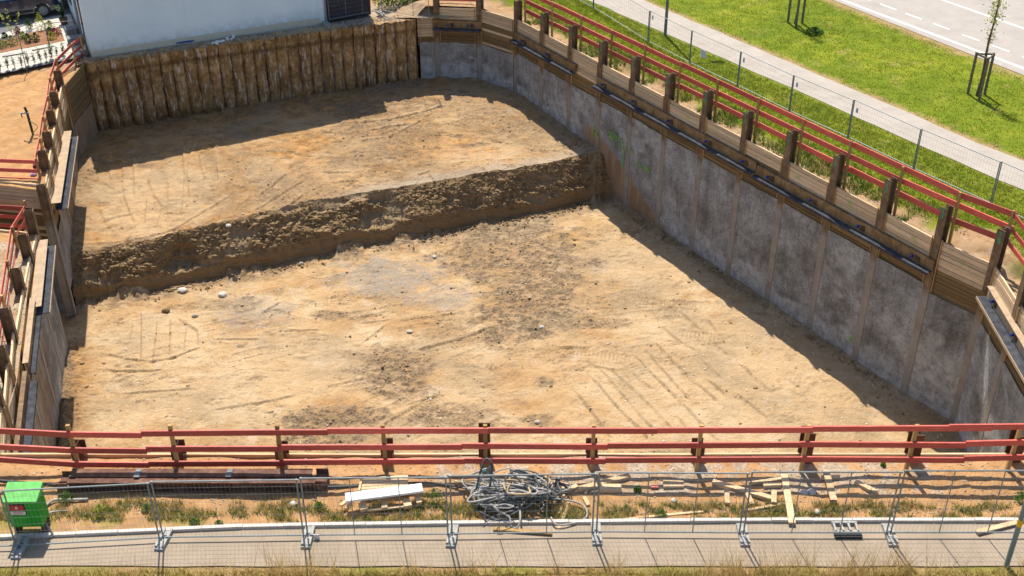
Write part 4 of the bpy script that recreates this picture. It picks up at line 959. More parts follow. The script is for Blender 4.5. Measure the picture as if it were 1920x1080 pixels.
kc = [gp(-120, 1016), gp(0, 1011), gp(480, 990), gp(960, 983), gp(1440, 979), gp(1900, 979), gp(2100, 979)]
def kint(x): return np.interp(x, [k[0] for k in kc], [k[1] for k in kc])
xx = np.linspace(-30, 32, 60)
V = np.concatenate([np.c_[xx, kint(xx)-.05, 0*xx+.03], np.c_[xx, 19.58+.03*vn(xx*2, xx*0, 3), 0*xx+.03]]); n_ = 60
tag(mesh_np('pavement', V, [[i, n_+i, n_+i+1, i+1][::-1] for i in range(n_-1)], ASPV), kind='structure')
kr = empty('kerb', (0, 21, 0), None, None); tag(kr, kind='structure')
x = -26.6
while x < 27:
    L = 1.0; y0, y1 = float(kint(x)), float(kint(x+L)); dz = random.uniform(-.008, .008)
    board('kerb_stone', (x+.006, y0, .045+dz), (x+L-.006, y1, .045+dz), .13, .10, KERB, kr); x += L
# ------------------------------------------------------------------ building
bc = gp(172, 108, -.6)[:2]; bc2 = gp(612, 42, -.6)[:2]; bt = (bc2-bc)/np.linalg.norm(bc2-bc); bn = np.array([-bt[1], bt[0]]); BL = np.linalg.norm(bc2-bc)
bld = empty('building', (bc[0], bc[1], -.6), 'pale blue rendered building with a cream base strip behind the pile wall', 'building')
Mb = frame((bc[0], bc[1], -.6), (bt[0], bt[1], 0), (bn[0], bn[1], 0))
BHT = 4.75
b = MB(); b.box((BL/2, 6, BHT/2+.16), (BL, 12, BHT-.32), Mb); b.build('wall', STUCCO, bld)
b = MB(); b.box((BL/2+.0, 6, .1), (BL-.03, 11.97, .44), Mb); b.build('socle', SOCLE, bld)
b = MB(); b.box((BL/2, 6, BHT+.03), (BL+.12, 12.12, .06), Mb); b.build('roof', GREYST, bld)
b = MB(); b.box((BL+1.3, 2.2, BHT/2), (2.58, 4, BHT), Mb); b.build('slate_wall', mat_plain('slate_cladding', (.045, .04, .05), .7, 0, .3, 5, .6), bld)
for k in range(28):
    b = MB(); b.box((BL+1.3, .18, .1+k*.165), (2.56, .02, .15), Mb @ Matrix.Rotation(.04, 4, 'X')); b.build('cladding_board', bpy.data.materials['slate_cladding'], bld)
b = MB(); b.box((BL-.25, -.02, BHT/2), (.28, .05, BHT-.1), Mb); b.build('corner_trim', STUCCO, bld)
b = MB(); b.tube([Mb @ Vector((BL-.02, -.1, .05)), Mb @ Vector((BL-.02, -.1, BHT-.1))], .045, 10); b.build('downpipe', GALV, bld)
b = MB(); b.tube([Mb @ Vector((-.1, .35, .05)), Mb @ Vector((-.1, .35, BHT-.1))], .045, 10)
for z in (.4, 1.6, 2.8): b.tube([Mb @ Vector((-.1, .35, z)), Mb @ Vector((-.1, .35, z+.06))], .06, 10)
b.build('downpipe', BEAM, bld)
b = MB(); b.box((-.03, 3.2, 1.1), (.06, 1.0, 2.1), Mb); b.build('door', GREYST, bld)
b = MB(); b.box((-.02, 6.2, 1.6), (.05, 1.4, 1.2), Mb); b.build('window', GLASS, bld)
# yard left of the building
Z0 = -.6
def yard(name, pxs, dz, mat): return sheet(name, [gp(*p, Z0)[:2] for p in pxs], Z0+dz, mat)
YP = lambda px, py: gp(px, py, Z0)
PAV = mat_plain('light_pavers', (.50, .47, .42), .9, 0, .1, 5, .3)
MULCH = mat_plain('bark_mulch', (.26, .13, .07), .95, 0, .5, 14, 1.0)
yard('yard_ground', [(-160, 175), (172, 104), (150, -60), (-160, -60)], .05, ASPD)
yard('paved_walk', [(-100, 102), (-100, 163), (152, 104), (133, 28), (100, 32)], .056, PAV)
# individual paver joints: rows of slabs near the walk
pv = empty('paving', (*YP(60, 100)[:2], Z0), None, None); tag(pv, kind='structure')
pd = (YP(122, 80)-YP(0, 104))[:2]; pd /= np.linalg.norm(pd); pq = np.array([-pd[1], pd[0]])
slab = MB(); slab.box((0, 0, 0), (.97, .47, .05)); slab = slab.mesh('paving_slab', PAV)
o0 = YP(0, 137)[:2]
for r_ in range(2, 6):
    for c_ in range(-3, 8):
        q = o0+pd*(c_*1.0+.5*(r_ % 2))+pq*(r_*.5-.1); inst('paving_slab', slab, pv, frame((q[0], q[1], Z0+.045+random.uniform(0, .008)), (*pd, 0), (*pq, 0)))
yard('plant_bed', [(-80, 90), (113, 53), (122, 79), (-80, 118)], .085, MULCH)
# dark strips painting the fence top rail's shadow onto the paving
for i, (a, b_) in enumerate([((5, 110), (45, 103)), ((61, 98), (102, 90))]):
    A, B = YP(*a), YP(*b_); o = board('drain_channel', A+[0, 0, .08], B+[0, 0, .08], .05, .09, DARKP, side=(0, 0, 1)); tag(o, ['dark slot drain in the pale paving, left one', 'dark slot drain in the pale paving, right one'][i], 'drain', 'slot drains in the paving')
# ------------------------------------------------------------------ plants
def leaf_ball(n, r, h, ls, seed, flat=.5):
    rn = random.Random(seed); b = MB()
    for _ in range(n):
        a = rn.uniform(0, 6.28); q = rn.random()**.5; z = rn.random(); rr = r*q*(math.sin(math.pi*min(1, .25+z*.75)))
        c = Vector((rr*math.cos(a), rr*math.sin(a), h*z)); d = Vector((rn.gauss(0, 1), rn.gauss(0, 1), rn.gauss(.4, .7))).normalized(); s = Vector((rn.gauss(0, 1), rn.gauss(0, 1), rn.gauss(0, .5))).cross(d).normalized()
        l = ls*rn.uniform(.6, 1.3); b.quad(c-d*l*.5, c+s*l*flat*.5, c+d*l*.5, c-s*l*flat*.5)
    return b
def stem_plant(n, h, lean, ls, seed, leaf, nst=5):
    rn = random.Random(seed); b = MB(); st = MB()
    for k in range(nst):
        a = rn.uniform(0, 6.28); l = lean*rn.uniform(.4, 1); H_ = h*rn.uniform(.7, 1.05); top = Vector((l*math.cos(a), l*math.sin(a), H_))
        st.tube([(0, 0, 0), tuple(top*.5+Vector((0, 0, .03))), tuple(top)], [.008, .006, .003], 4)
        for i in range(n):
            t = rn.uniform(.12, 1); c = top*t; an = rn.uniform(0, 6.28); d = Vector((math.cos(an), math.sin(an), rn.uniform(.1, .8))).normalized(); s = d.cross(Vector((0, 0, 1))).normalized(); L = ls*rn.uniform(.7, 1.2)
            b.quad(c, c+d*L*.5+s*L*.22, c+d*L, c+d*L*.5-s*L*.22)
    return b, st
STEM = mat_plain('stem_brown', (.12, .085, .045), .8)
def plant(name, P, label, cat, group, b, st, leaf, rz=None, sc=1.0):
    r = empty(name, P, label, cat, group, random.uniform(0, 6) if rz is None else rz)
    M = W[r.name] @ Matrix.Diagonal((sc, sc, sc, 1))
    b.build('foliage', leaf, r, M)
    if st and st.f: st.build('stem', STEM, r, M)
    return r
hb, hs = stem_plant(14, .75, .12, .13, 3, None, 5); hme = hb.mesh('foliage', mat_leaf('hedge_leaf', (.07, .12, .05), (.24, .30, .16))); hsm = hs.mesh('stem', STEM)
hp = [(-14, 140), (2, 137), (16, 133), (28, 129), (42, 128), (54, 124), (66, 122), (77, 119), (88, 116), (98, 112), (108, 109), (120, 105)]
for i, p in enumerate(hp):
    q = YP(*p); r = empty('hedge_plant', q+[0, 0, .05], f'young leafy hedge plant, {["leftmost", "second", "third", "fourth", "fifth", "sixth", "seventh", "eighth", "ninth", "tenth", "eleventh", "rightmost"][i]} from the left of the row before the pale paving', 'plant', 'young hedge plants along the paving', random.uniform(0, 6))
    s = random.uniform(.8, 1.25); M = W[r.name] @ Matrix.Diagonal((s, s, s, 1)); inst('foliage', hme, r, M); inst('stem', hsm, r, M)
bush = [(5, 92, .3, .45, LEAF, 'bright green low shrub at the left end of the mulch bed'), (24, 87, .35, .5, LEAF, 'broad green shrub left in the mulch bed'), (54, 82, .25, .5, LEAFD, 'dark green shrub in the middle of the mulch bed'), (68, 80, .25, .45, LEAFD, 'second dark green shrub beside the middle one'),
        (98, 76, .28, .4, LEAFY, 'yellow green shrub at the right end of the mulch bed'), (95, 66, .25, .35, LEAFD, 'small bluish shrub behind the yellow green one'), (104, 68, .38, .35, PURP, 'purple flowering shrub at the right end of the mulch bed'),
        (34, 66, .18, .4, PURP, 'small red flowering plant behind the mulch bed'), (56, 58, .22, .6, LEAFD, 'sparse grey green plant on the pavement edge'), (78, 57, .32, .9, LEAFY, 'tall ochre conifer like shrub on the bed rim'), (95, 57, .3, .45, LEAFY, 'round yellow green shrub right of the ochre one'), (45, 74, .22, .35, LEAFY, 'pale green shrub behind the dark ones'), (10, 74, .2, .3, LEAFD, 'low dark plant at the far left of the bed')]
for i, (px, py, r_, h, m, lab) in enumerate(bush):
    plant('shrub', YP(px, py)+[0, 0, .08], lab, 'shrub', 'shrubs in the mulch bed', leaf_ball(160, r_, h, .11, i+5), None, m)
yb_, ys_ = stem_plant(26, 1.7, .75, .16, 8, None, 4); plant('young_tree', YP(25, 68)+[0, 0, .05], 'yellow leaved young shrub fanning out in front of the dark car', 'shrub', None, yb_, ys_, LEAFY)
pb_, ps_ = stem_plant(30, .7, .35, .16, 9, None, 7)
rt = plant('potted_plant', YP(121, 45)+[0, 0, .35], 'small potted bush on the pale pavement near the building', 'potted plant', None, pb_, ps_, LEAFD)
b = MB(); q = YP(121, 47); b.tube([(q[0], q[1], Z0+.05), (q[0], q[1], Z0+.4)], [.16, .22], 12); b.build('pot', RUSTB, rt)
# planter boxes and bin next to the building
for i, (px, py, lx, ly, h, lab, m) in enumerate([(143, 66, .9, .5, .35, 'grey planter box nearest the building corner, upper one', GREYST), (146, 84, .9, .5, .35, 'grey planter box nearest the building corner, lower one', GREYST), (133, 12, .8, .8, 1.0, 'brown waste bin standing in the shade beside the building', mat_plain('bin_brown', (.13, .10, .07), .7))]):
    q = YP(px, py); b = MB(); M = frame((q[0], q[1], Z0+.05), (*bt, 0), (*bn, 0)); b.box((0, 0, h/2), (lx, ly, h), M); r = empty('planter_box' if i < 2 else 'waste_bin', q, lab, 'planter' if i < 2 else 'bin'); b.build('body', m, r)
    b = MB(); b.box((0, 0, h+.02), (lx+.06, ly+.06, .05), M); b.build('lid' if i == 2 else 'rim', m, r)
# low wire fence in front of the bed
wf = empty('wire_fence', YP(50, 131), 'thin wire fence with two dark posts between hedge and mulch bed', 'fence')
pts_f = []
for (bx, by) in [(-50, 152), (50, 132), (97, 107), (150, 100)]:
    P = YP(bx, by); pts_f.append(P); b = MB(); b.tube([(P[0], P[1], Z0), (P[0], P[1], Z0+1.75)], .022, 6); b.build('post', GREYST, wf)
for z in (1.7,):
    b = MB(); b.tube([(p[0], p[1], Z0+z) for p in pts_f], .018, 6); b.build('top_rail', GALV, wf)
b = MB()
for z in (.3, .65, 1.0, 1.35): b.tube([(p[0], p[1], Z0+z) for p in pts_f], .003, 3)
b.build('wire', WIRE, wf)
# ------------------------------------------------------------------ parked car
def car():
    fw = YP(84, 33); d = bt; yaw = math.atan2(d[1], d[0]); Mw = Matrix.Translation((float(fw[0]), float(fw[1]), Z0+.05)) @ Matrix.Rotation(yaw, 4, 'Z')
    r = empty('parked_car', (fw[0], fw[1], Z0), 'dark blue black sport utility car parked at the top left corner', 'car')
    paint = mat_plain('dark_car_paint', (.010, .022, .06), .18, 0, .1, 2, .0, .7); paint.node_tree.nodes['Principled BSDF'].inputs['Coat Weight'].default_value = .6
    blk = DARKP
    # side profile (x forward, z up) front wheel centre at x=0; nose at .95
    prof = [(-3.62, .35), (-3.66, .75), (-3.6, 1.0), (-3.45, 1.1), (-.55, 1.08), (.45, 1.0), (.82, .88), (.93, .68), (.93, .35), (.42, .30), (.42, .45), (.3, .66), (0, .75), (-.3, .66), (-.42, .45), (-.42, .28), (-2.28, .28), (-2.28, .45), (-2.4, .66), (-2.7, .75), (-3.0, .66), (-3.12, .45), (-3.12, .32)]
    W2 = .92
    def loft(pr, y0, y1, ins, name, mat, parent=r):
        b = MB(); k = len(pr); cx = sum(p[0] for p in pr)/k; n = 0
        ys = [(y0, 1-ins), (y0+.08, 1), (y1-.08, 1), (y1, 1-ins)]
        for y, s in ys:
            for p in pr: b.v.append(tuple(Mw @ Vector((cx+(p[0]-cx)*(1-(1-s)*.3), y, .65+(p[1]-.65)*(s if p[1] > .65 else 1)))))
        for i in range(3):
            for q in range(k): a = i*k+q; c = i*k+(q+1) % k; b.f.append([a, c, c+k, a+k])
        b.f.append(list(range(k))); b.f.append([3*k+q for q in range(k)][::-1])
        return b.build(name, mat, parent)
    off = -.0
    body = loft(prof, -.03, 1.81, .06, 'body', paint)
    cab = [(-3.4, 1.09), (-3.1, 1.55), (-2.6, 1.68), (-1.3, 1.68), (-.95, 1.6), (-.35, 1.09)]
    b = MB(); k = len(cab)
    for y, s in ((.06, 0), (.22, 1), (1.56, 1), (1.72, 0)):
        for (x, z) in cab: zz = 1.09+(z-1.09)*1.0; b.v.append(tuple(Mw @ Vector((x, (y if z < 1.2 else (y+.13*(1 if y < .9 else -1)*(1-s))), zz))))
    for i in range(3):
        for q in range(k): a = i*k+q; c = i*k+(q+1) % k; b.f.append([a, c, c+k, a+k])
    b.f.append(list(range(k))); b.f.append([3*k+q for q in range(k)][::-1]); cabin = b.build('cabin', paint, r)
    for i, pr in enumerate([[(-3.05, 1.14), (-2.95, 1.48), (-2.5, 1.58), (-2.35, 1.58), (-2.35, 1.14)], [(-2.25, 1.14), (-2.25, 1.6), (-1.6, 1.6), (-1.55, 1.14)], [(-1.45, 1.14), (-1.48, 1.6), (-1.15, 1.56), (-.62, 1.14)]]):
        b = MB(); b.v = []; k = len(pr)
        for e in (0, .015):
            for x, z in pr: b.v.append(tuple(Mw @ Vector((x, .052+.13*(z-1.09)/.6-e+(.09 if z > 1.3 else 0)*0-.0, z))))
        for q in range(k): b.f.append([q, (q+1) % k, k+(q+1) % k, k+q])
        b.f.append(list(range(k))); b.f.append([k+q for q in range(k)]); b.build('side_window', mat_plain('car_glass', (.10, .24, .32), .1, 0, .1, 2, 0, .8) if i == 0 else bpy.data.materials['car_glass'], r)
    b = MB(); b.quad(*[Mw @ Vector(v) for v in ((-.33, .18, 1.12), (-.33, 1.6, 1.12), (-.93, 1.45, 1.58), (-.93, .33, 1.58))]); b.build('windscreen', bpy.data.materials['car_glass'], r)
    for i, (x, y) in enumerate([(0, .06), (0, 1.72), (-2.7, .06), (-2.7, 1.72)]):
        b = MB(); b.tube([Mw @ Vector((x, y-.1, .34)), Mw @ Vector((x, y+.12, .34))], .345, 22); wh = b.build('wheel', DARKP, r)
        b = MB(); s = -.105 if y < 1 else .125
        for a in range(7):
            an = a*2*math.pi/7; c = Vector((x+.12*math.cos(an), y+s, .34+.12*math.sin(an))); dr = Vector((math.cos(an), 0, math.sin(an)))
            n2 = Vector((-math.sin(an), 0, math.cos(an)))*.035; b.quad(*[Mw @ v for v in (c-dr*.1-n2, c+dr*.11-n2*1.5, c+dr*.11+n2*1.5, c-dr*.1+n2)])
        b.tube([Mw @ Vector((x, y+s*.98-.004, .34)), Mw @ Vector((x, y+s*1.02, .34))], .05, 10)
        b.build('rim', GALV, wh)
        b = MB(); b.tube([Mw @ Vector((x, y+s*.9, .34)), Mw @ Vector((x, y+s*.97, .34))], .24, 18); b.build('rim_disc', GREYST, wh)
    for y in (.18, 1.6): b = MB(); b.box((.86, y, .72), (.16, .32, .15), Mw); b.build('headlight', WHITE, r)
    b = MB(); b.box((.9, .89, .5), (.14, 1.7, .22), Mw); b.build('bumper', DARKP, r)
    b = MB(); b.box((.92, .89, .72), (.06, .8, .14), Mw); b.build('grille', DARKP, r)
    b = MB(); b.box((-1.35, -.045, .42), (1.7, .04, .14), Mw); b.build('sill', DARKP, r)
    b = MB(); b.box((-.55, -.12, 1.12), (.2, .16, .14), Mw); b.build('mirror', paint, r)
    for x in (-1.5, -2.3): b = MB(); b.box((x, -.05, .98), (.16, .03, .03), Mw); b.build('door_handle', GALV, r)
car()
# ------------------------------------------------------------------ fence beside building, mound and shrubs at the top
T1 = fence_panel(gp(618, 42, -.6), gp(712, 24, -.6), 2.0, 'bluish mesh fence panel in front of the dark slate wall', 'mesh fence panels beside the building', FM)
T2 = fence_panel(gp(716, 24, -.6), gp(806, 33, -.4), 2.0, 'mesh fence panel in front of the green bushes at the far corner', 'mesh fence panels beside the building', FM)
for i, (px, py) in enumerate([(612, 46), (714, 28)]):
    p = gp(px, py, -.6); o = inst('concrete_block', foot_me, None, Matrix.Translation((p[0], p[1], -.6)) @ Matrix.Rotation(.5, 4, 'Z')); tag(o, ['pale concrete fence foot at the building corner', 'pale concrete fence foot between the two fence panels'][i], 'fence foot', 'concrete feet beside the building')
def mound():
    c = gp(822, 10, -.2); nu, nv = 60, 40; u, v = np.meshgrid(np.linspace(-1, 1, nu), np.linspace(-1, 1, nv), indexing='ij')
    rr = np.hypot(u, v); X = c[0]+u*2.3; Y = c[1]+.5+v*1.5; Z = -.55+.75*(1-ss(0, 1, rr+.12*fbm(u*3, v*3, 3, 5)))+.09*fbm(u*7, v*5, 4, 8)*(rr < .97)
    F = grid_faces(nu, nv); col = np.stack([0*X, .5+0*X, 0*X], 2).reshape(-1, 3)
    o = mesh_np('soil_mound', np.stack([X, Y, Z], 2).reshape(-1, 3), F, GROUND, True, col=col); tag(o, kind='structure')
mound()
for i, (px, py, r_) in enumerate([(722, 10, .7), (742, 7, .8), (765, 5, .7), (788, 2, .6)]):
    plant('shrub', gp(px, py, -.55), ['leftmost', 'second', 'third', 'rightmost'][i]+' bright green bush of the row behind the corner fence', 'shrub', 'green bushes behind the corner fence', leaf_ball(600, r_, 1.1, .15, 40+i), None, LEAF)
# debris at the building foot
for i, (px, py, m, s, lab) in enumerate([(398, 71, RUSTB, (.35, .2, .25), 'brown block leaning at the foot of the pale building'), (348, 82, BLUE, (.9, .06, .05), 'blue strip lying at the foot of the pale building')]):
    p = gp(px, py, -.6); b = MB(); b.box((0, 0, 0), s); b.box((s[0]*.1, 0, s[2]*.6), (s[0]*.5, s[1]*.7, s[2]*.3)); o = b.build('debris', m, None, Matrix.Translation((p[0], p[1], -.5)) @ Matrix.Rotation(.45, 4, 'Z')); tag(o, lab, 'debris')
P_ = []; S_ = []
for k in range(26):
    p = gp(random.uniform(398, 450), 0, -.6); tt = random.random(); q = gp(398+tt*40, 83-tt*13+random.uniform(-3, 3), -.58); P_.append((q[0], q[1], -.55)); S_.append(random.uniform(.05, .11))
o = scatter('rubble', P_, S_, WHITE, 'white plaster rubble at the foot of the pale building')
P_ = []; S_ = []
for k in range(1500):
    u = random.random(); v = random.random(); q = BW0+(BW1-BW0)*u+np.array([-.38, .92])*(.1+v*.75); P_.append((q[0], q[1], -.6+.0)); S_.append(random.uniform(.015, .05))
o = scatter('gravel', P_, S_, STONE, 'grey gravel strip between the pale building and the pile wall')
# ------------------------------------------------------------------ saplings, lamp post, pole
def sapling(base, label, seed, H=4.6, rad=.03):
    r = empty('sapling', base, label, 'tree', 'staked saplings in the green strip'); rn = random.Random(seed); B = Vector([float(v) for v in base])
    b = MB(); pts = [B+Vector((.05*math.sin(i*1.3), .04*math.cos(i), i*H/7)) for i in range(8)]; b.tube(pts, [.075-.007*i for i in range(8)], 7)
    for k in range(34):
        t = rn.uniform(.42, 1); p = B+Vector((0, 0, H*t)); a = rn.uniform(0, 6.28); l = rn.uniform(.2, .55)*(1.2-t*.6); b.tube([p, p+Vector((math.cos(a)*l*.6, math.sin(a)*l*.6, l*.4)), p+Vector((math.cos(a)*l, math.sin(a)*l, l*.5))], [.01, .007, .003], 3)
    b.build('trunk', STEM, r)
    lb = MB()
    for (zc, n, rr) in ((H*.78, 150, .34), (H*.93, 160, .36), (H*.60, 60, .24)):
        for _ in range(n):
            c = B+Vector((rn.gauss(0, rr*.5), rn.gauss(0, rr*.5), zc+rn.gauss(0, rr*.7))); d = Vector((rn.gauss(0, 1), rn.gauss(0, 1), rn.gauss(0, 1))).normalized(); s = d.orthogonal().normalized(); l = .1; lb.quad(c-d*l*.5, c+s*l*.3, c+d*l*.5, c-s*l*.3)
    lb.build('foliage', LEAFY, r)
    for k in range(3):
        a = k*2.09+.4; q = B+Vector((.42*math.cos(a), .42*math.sin(a), 0)); s = MB(); s.tube([q-Vector((0, 0, .2)), q+Vector((0, 0, 1.95))], .065, 8); s.build('stake', mat_plain('stake_wood', (.17, .14, .10), .8) if 'stake_wood' not in bpy.data.materials else bpy.data.materials['stake_wood'], r)
        q2 = B+Vector((.42*math.cos(a+2.09), .42*math.sin(a+2.09), 1.88)); board('stake_rail', tuple(q+Vector((0, 0, 1.88))), tuple(q2), .08, .03, bpy.data.materials['stake_wood'], r)
sapling(gp(1832, 180), 'thin sapling tied between three stakes near the right edge of the green strip', 3)
sapling(gp(1491, 45), 'sapling whose three stakes stand at the top edge of the picture', 5)
pole = empty('lamp_post', gp(1247, 67), 'grey lamp post standing on the verge beside the far fence', 'lamp post')
p = gp(1247, 67); b = MB(); b.tube([(p[0], p[1], -.2), (p[0], p[1], 1.0), (p[0], p[1], 6.5)], [.085, .075, .05], 12); b.build('pole', GREYST, pole)
b = MB(); b.tube([(p[0], p[1], 6.45), (p[0]+.9, p[1]+.3, 6.6)], .035, 8); b.build('arm', GREYST, pole)
b = MB(); b.box((p[0]+1.2, p[1]+.35, 6.6), (.6, .25, .1)); b.build('lamp_head', GREYST, pole)
p = gp(1889, 1062); sp_ = empty('street_pole', (p[0]-.02, p[1], 0), 'grey green metal pole with a yellow sticker at the bottom right corner', 'pole')
POLE = mat_plain('pole_paint', (.19, .26, .27), .5, .2, .1, 5); b = MB(); b.tube([(p[0]-.03, p[1], -.2), (p[0]-.03, p[1], 3.6)], [.062, .055], 16); b.build('pole', POLE, sp_, smooth=False)
b = MB(); zc_ = pl(1915, 980, (0, p[1]), (0, 1))[2]; b.tube([(p[0]-.03, p[1], zc_-.1), (p[0]-.03, p[1], zc_+.1)], .064, 16); b.build('sticker', mat_plain('yellow_sticker', (.75, .42, .02), .6), sp_)
# paper sheet on the far fence
p = pl(1319, 99, gp(1293, 122), (rpnt[3]-rpnt[2])[[1, 0]]*[-1, 1]); b = MB(); b.box((0, 0, 0), (.34, .012, .36)); o = b.build('notice_sheet', mat_plain('pale_blue_sheet', (.62, .72, .82), .7), None, Matrix.Translation((p[0], p[1]-.03, p[2]-.05)) @ Matrix.Rotation(-1.0, 4, 'Z')); tag(o, 'white and blue sheet hanging on the far mesh fence', 'sheet')
# small blue tags on fence panels
for i, (px, py) in enumerate([(1302, 70), (1494, 153), (1605, 202), (1732, 257)]):
    k = [2, 4, 5, 6][i]; p = rpnt[k]; t = (rpnt[k+1]-rpnt[k]); t /= np.linalg.norm(t); q = p+t*.2; b = MB(); b.box((0, 0, 0), (.1, .01, .2)); o = b.build('fence_tag', mat_plain('tag_blue', (.35, .45, .65), .6) if 'tag_blue' not in bpy.data.materials else bpy.data.materials['tag_blue'], None, Matrix.Translation((q[0], q[1]-.02, 1.4)) @ Matrix.Rotation(math.atan2(t[1], t[0]), 4, 'Z'))
    tag(o, 'small blue and white tag near the top left of the '+ordn[k+1 if k < 4 else k]+' verge fence panel', 'tag', 'tags on the verge fence')
# ------------------------------------------------------------------ foreground things
def green_box():
    p = gp(58, 1000); q = Vector((float(p[0])+.02, float(p[1])+.12, 0)); r = empty('electric_box', q, 'bright green electric distribution box with a red and white sign at the left edge', 'electric box', rz=.02)
    M = W[r.name]
    b = MB(); b.box((0, 0, .74), (.76, .46, .84), M); b.build('body', GREENP, r)
    b = MB(); pr = [(-.34, 1.25), (.30, 1.25), (.30, 1.32), (-.34, 1.44)]
    b.v = []; 
    for x in (-.42, .42):
        for (y, z) in [(-.29, 1.13), (.27, 1.13), (.27, 1.32), (-.29, 1.18)]: b.v.append(tuple(M @ Vector((x, y, z))))
    b.f = [[0, 1, 2, 3], [7, 6, 5, 4], [0, 4, 5, 1], [1, 5, 6, 2], [2, 6, 7, 3], [3, 7, 4, 0]]; b.build('lid', GREENL, r)
    for x in (-.33, .33):
        b = MB(); b.box((x, 0, .2), (.05, .4, .4), M); b.build('leg', DARKP, r)
    b = MB(); b.tube([M @ Vector((.45, -.2, .35)), M @ Vector((.62, -.3, .02))], .025, 8); b.build('cable_socket', GREYST, r)
    sg = MB(); sg.box((-.12, -.236, .88), (.40, .012, .34), M); s = sg.build('sign', DARKP, r)
    sg = MB(); sg.box((-.12, -.244, .94), (.36, .008, .17), M); sg.build('sign_red_field', mat_plain('sign_red', (.45, .03, .03), .5), s)
    sg = MB(); sg.box((-.12, -.244, .78), (.36, .008, .10), M); sg.build('sign_white_field', WHITE, s)
    sg = MB(); sg.quad(*[M @ Vector(v) for v in ((-.165, -.250, .92), (-.075, -.250, .92), (-.12, -.250, 1.00))]); sg.build('sign_triangle', WHITE, s)
    sg = MB()
    for k in range(2): sg.box((-.12, -.2495, .80-.035*k), (.28-.06*k, .003, .012), M)
    sg.build('sign_print', bpy.data.materials['sign_red'], s)
green_box()
def lying_beam(px0, px1, py, z, label, mat, wdt=.3, hh=.3, vert=False):
    y = gp(960, py, z+hh)[1]; A = gp(px0, py, z+hh); B = gp(px1, py, z+hh); L = B[0]-A[0]; M = Matrix.Translation((float(A[0]), float(y), z))
    r = MB()
    if vert:  # web vertical: flanges top and bottom
        r.box((L/2, 0, hh-.012), (L, wdt, .024), M); r.box((L/2, 0, .012), (L, wdt, .024), M); r.box((L/2, 0, hh/2), (L, .016, hh-.05), M)
        for k in range(int(L/.9)): r.box((.5+k*.9, -wdt/4, hh/2), (.02, wdt/2-.03, hh-.05), M)
    else:
        r.box((L/2, -wdt/2+.012, hh/2), (L, .024, hh), M); r.box((L/2, wdt/2-.012, hh/2), (L, .024, hh), M); r.box((L/2, 0, hh/2), (L, wdt-.05, .016), M)
    o = r.build('steel_beam', mat); tag(o, label, 'steel beam', 'steel beams lying before the guard rail'); return o
zb_ = float(gz(-8, 22.5))+.02
lying_beam(128, 592, 899, zb_, 'long rusty steel beam lying nearest the fence with its web upright', RUSTB, .26, .30, True)
lying_beam(143, 585, 886, zb_+.0, 'long rusty steel beam lying farther back below the guard rail', RUSTB, .3, .34, True)
lying_beam(110, 131, 895, zb_+.0, 'short beam stub at the left end of the stacked beams', RUSTB, .5, .28)
lying_beam(590, 613, 890, zb_+.0, 'short beam stub at the right end of the stacked beams', RUSTB, .5, .28)
for i, (px, py) in enumerate([(258, 887), (430, 886), (137, 886)]):
    p = gp(px, py, zb_+.36); b = MB(); b.box((0, 0, 0), (.14, .30, .02)); o = b.build('steel_plate', GREYST if i < 2 else BEAMD, None, Matrix.Translation((p[0], p[1], zb_+.352))); tag(o, ['pale steel plate on the rear beam, left of the fence post', 'pale steel plate on the rear beam, right of the fence post', 'dark steel plate at the left end of the rear beam'][i], 'steel plate', 'plates on the lying beams')
# timber offcuts
def timber(a, b_, wd, th, lab, z=.0, mat=TIMBER, rise=0):
    A = gp(*a); B = gp(*b_); za = float(gz(A[0], A[1]))+th/2+z; zb2 = float(gz(B[0], B[1]))+th/2+z+rise; A = (A[0], A[1], za); B = (B[0], B[1], zb2)
    c = np.array(A); r = empty('timber', (c[0], c[1], za-th/2), lab, 'timber', 'timber offcuts on the front strip')
    board('beam', A, B, th, wd, mat, r); return r
timber((1083, 924), (1180, 896), .14, .10, 'long pale squared timber just behind the fence, right of the cables')
timber((1037, 928), (1058, 921), .12, .08, 'short pale block left of the crossed laths')
timber((1058, 926), (1082, 916), .12, .08, 'short pale block touching the long squared timber')
timber((1058, 928), (1049, 965), .06, .04, 'thin lath standing out of the cable tangle, left of two')
timber((1067, 945), (1047, 995), .07, .04, 'thin lath leaning over the kerb, right of two')
timber((1097, 930), (1106, 912), .06, .05, 'little wedge shaped offcut beside the fence foot post', .0)
timber((1095, 936), (1103, 950), .10, .06, 'small white offcut left of the double fence post')
timber((1103, 917), (1120, 917), .12, .09, 'short block tucked behind the double fence post')
for i, yv in enumerate((919, 925)): timber((1125, yv), (1164, yv-1), .12, .10, ['rear', 'front'][i]+' block of the short bundle right of the double fence post')
for i, yv in enumerate((909, 915)): timber((1243, yv), (1281, yv), .12, .09, ['rear', 'front'][i]+' block of the short bundle in front of the gravel')
timber((1336, 906), (1450, 940), .14, .10, 'long grey brown squared timber lying diagonally behind the fence post')
timber((1362, 922), (1363, 948), .12, .10, 'short upright lying block left of the fence post')
timber((1399, 928), (1410, 948), .12, .08, 'short white block right of the fence post')
timber((1404, 910), (1466, 903), .09, .07, 'reddish white lath lying level left of the long upright plank')
timber((1430, 915), (1463, 914), .12, .10, 'ochre block below the reddish white lath')
timber((1450, 926), (1450, 948), .13, .08, 'pale block lying between lath and long plank', .04)
timber((1400, 958), (1475, 946), .07, .04, 'thin pale lath crossing under the long plank')
timber((1468, 895), (1484, 988), .17, .05, 'long pale plank lying toward the viewer across the kerb', .10)
timber((1547, 888), (1562, 946), .17, .05, 'shorter pale plank lying toward the viewer, right of the long one', .10)
timber((1540, 897), (1574, 896), .10, .08, 'short reddish block under the shorter upright lying plank', .0)
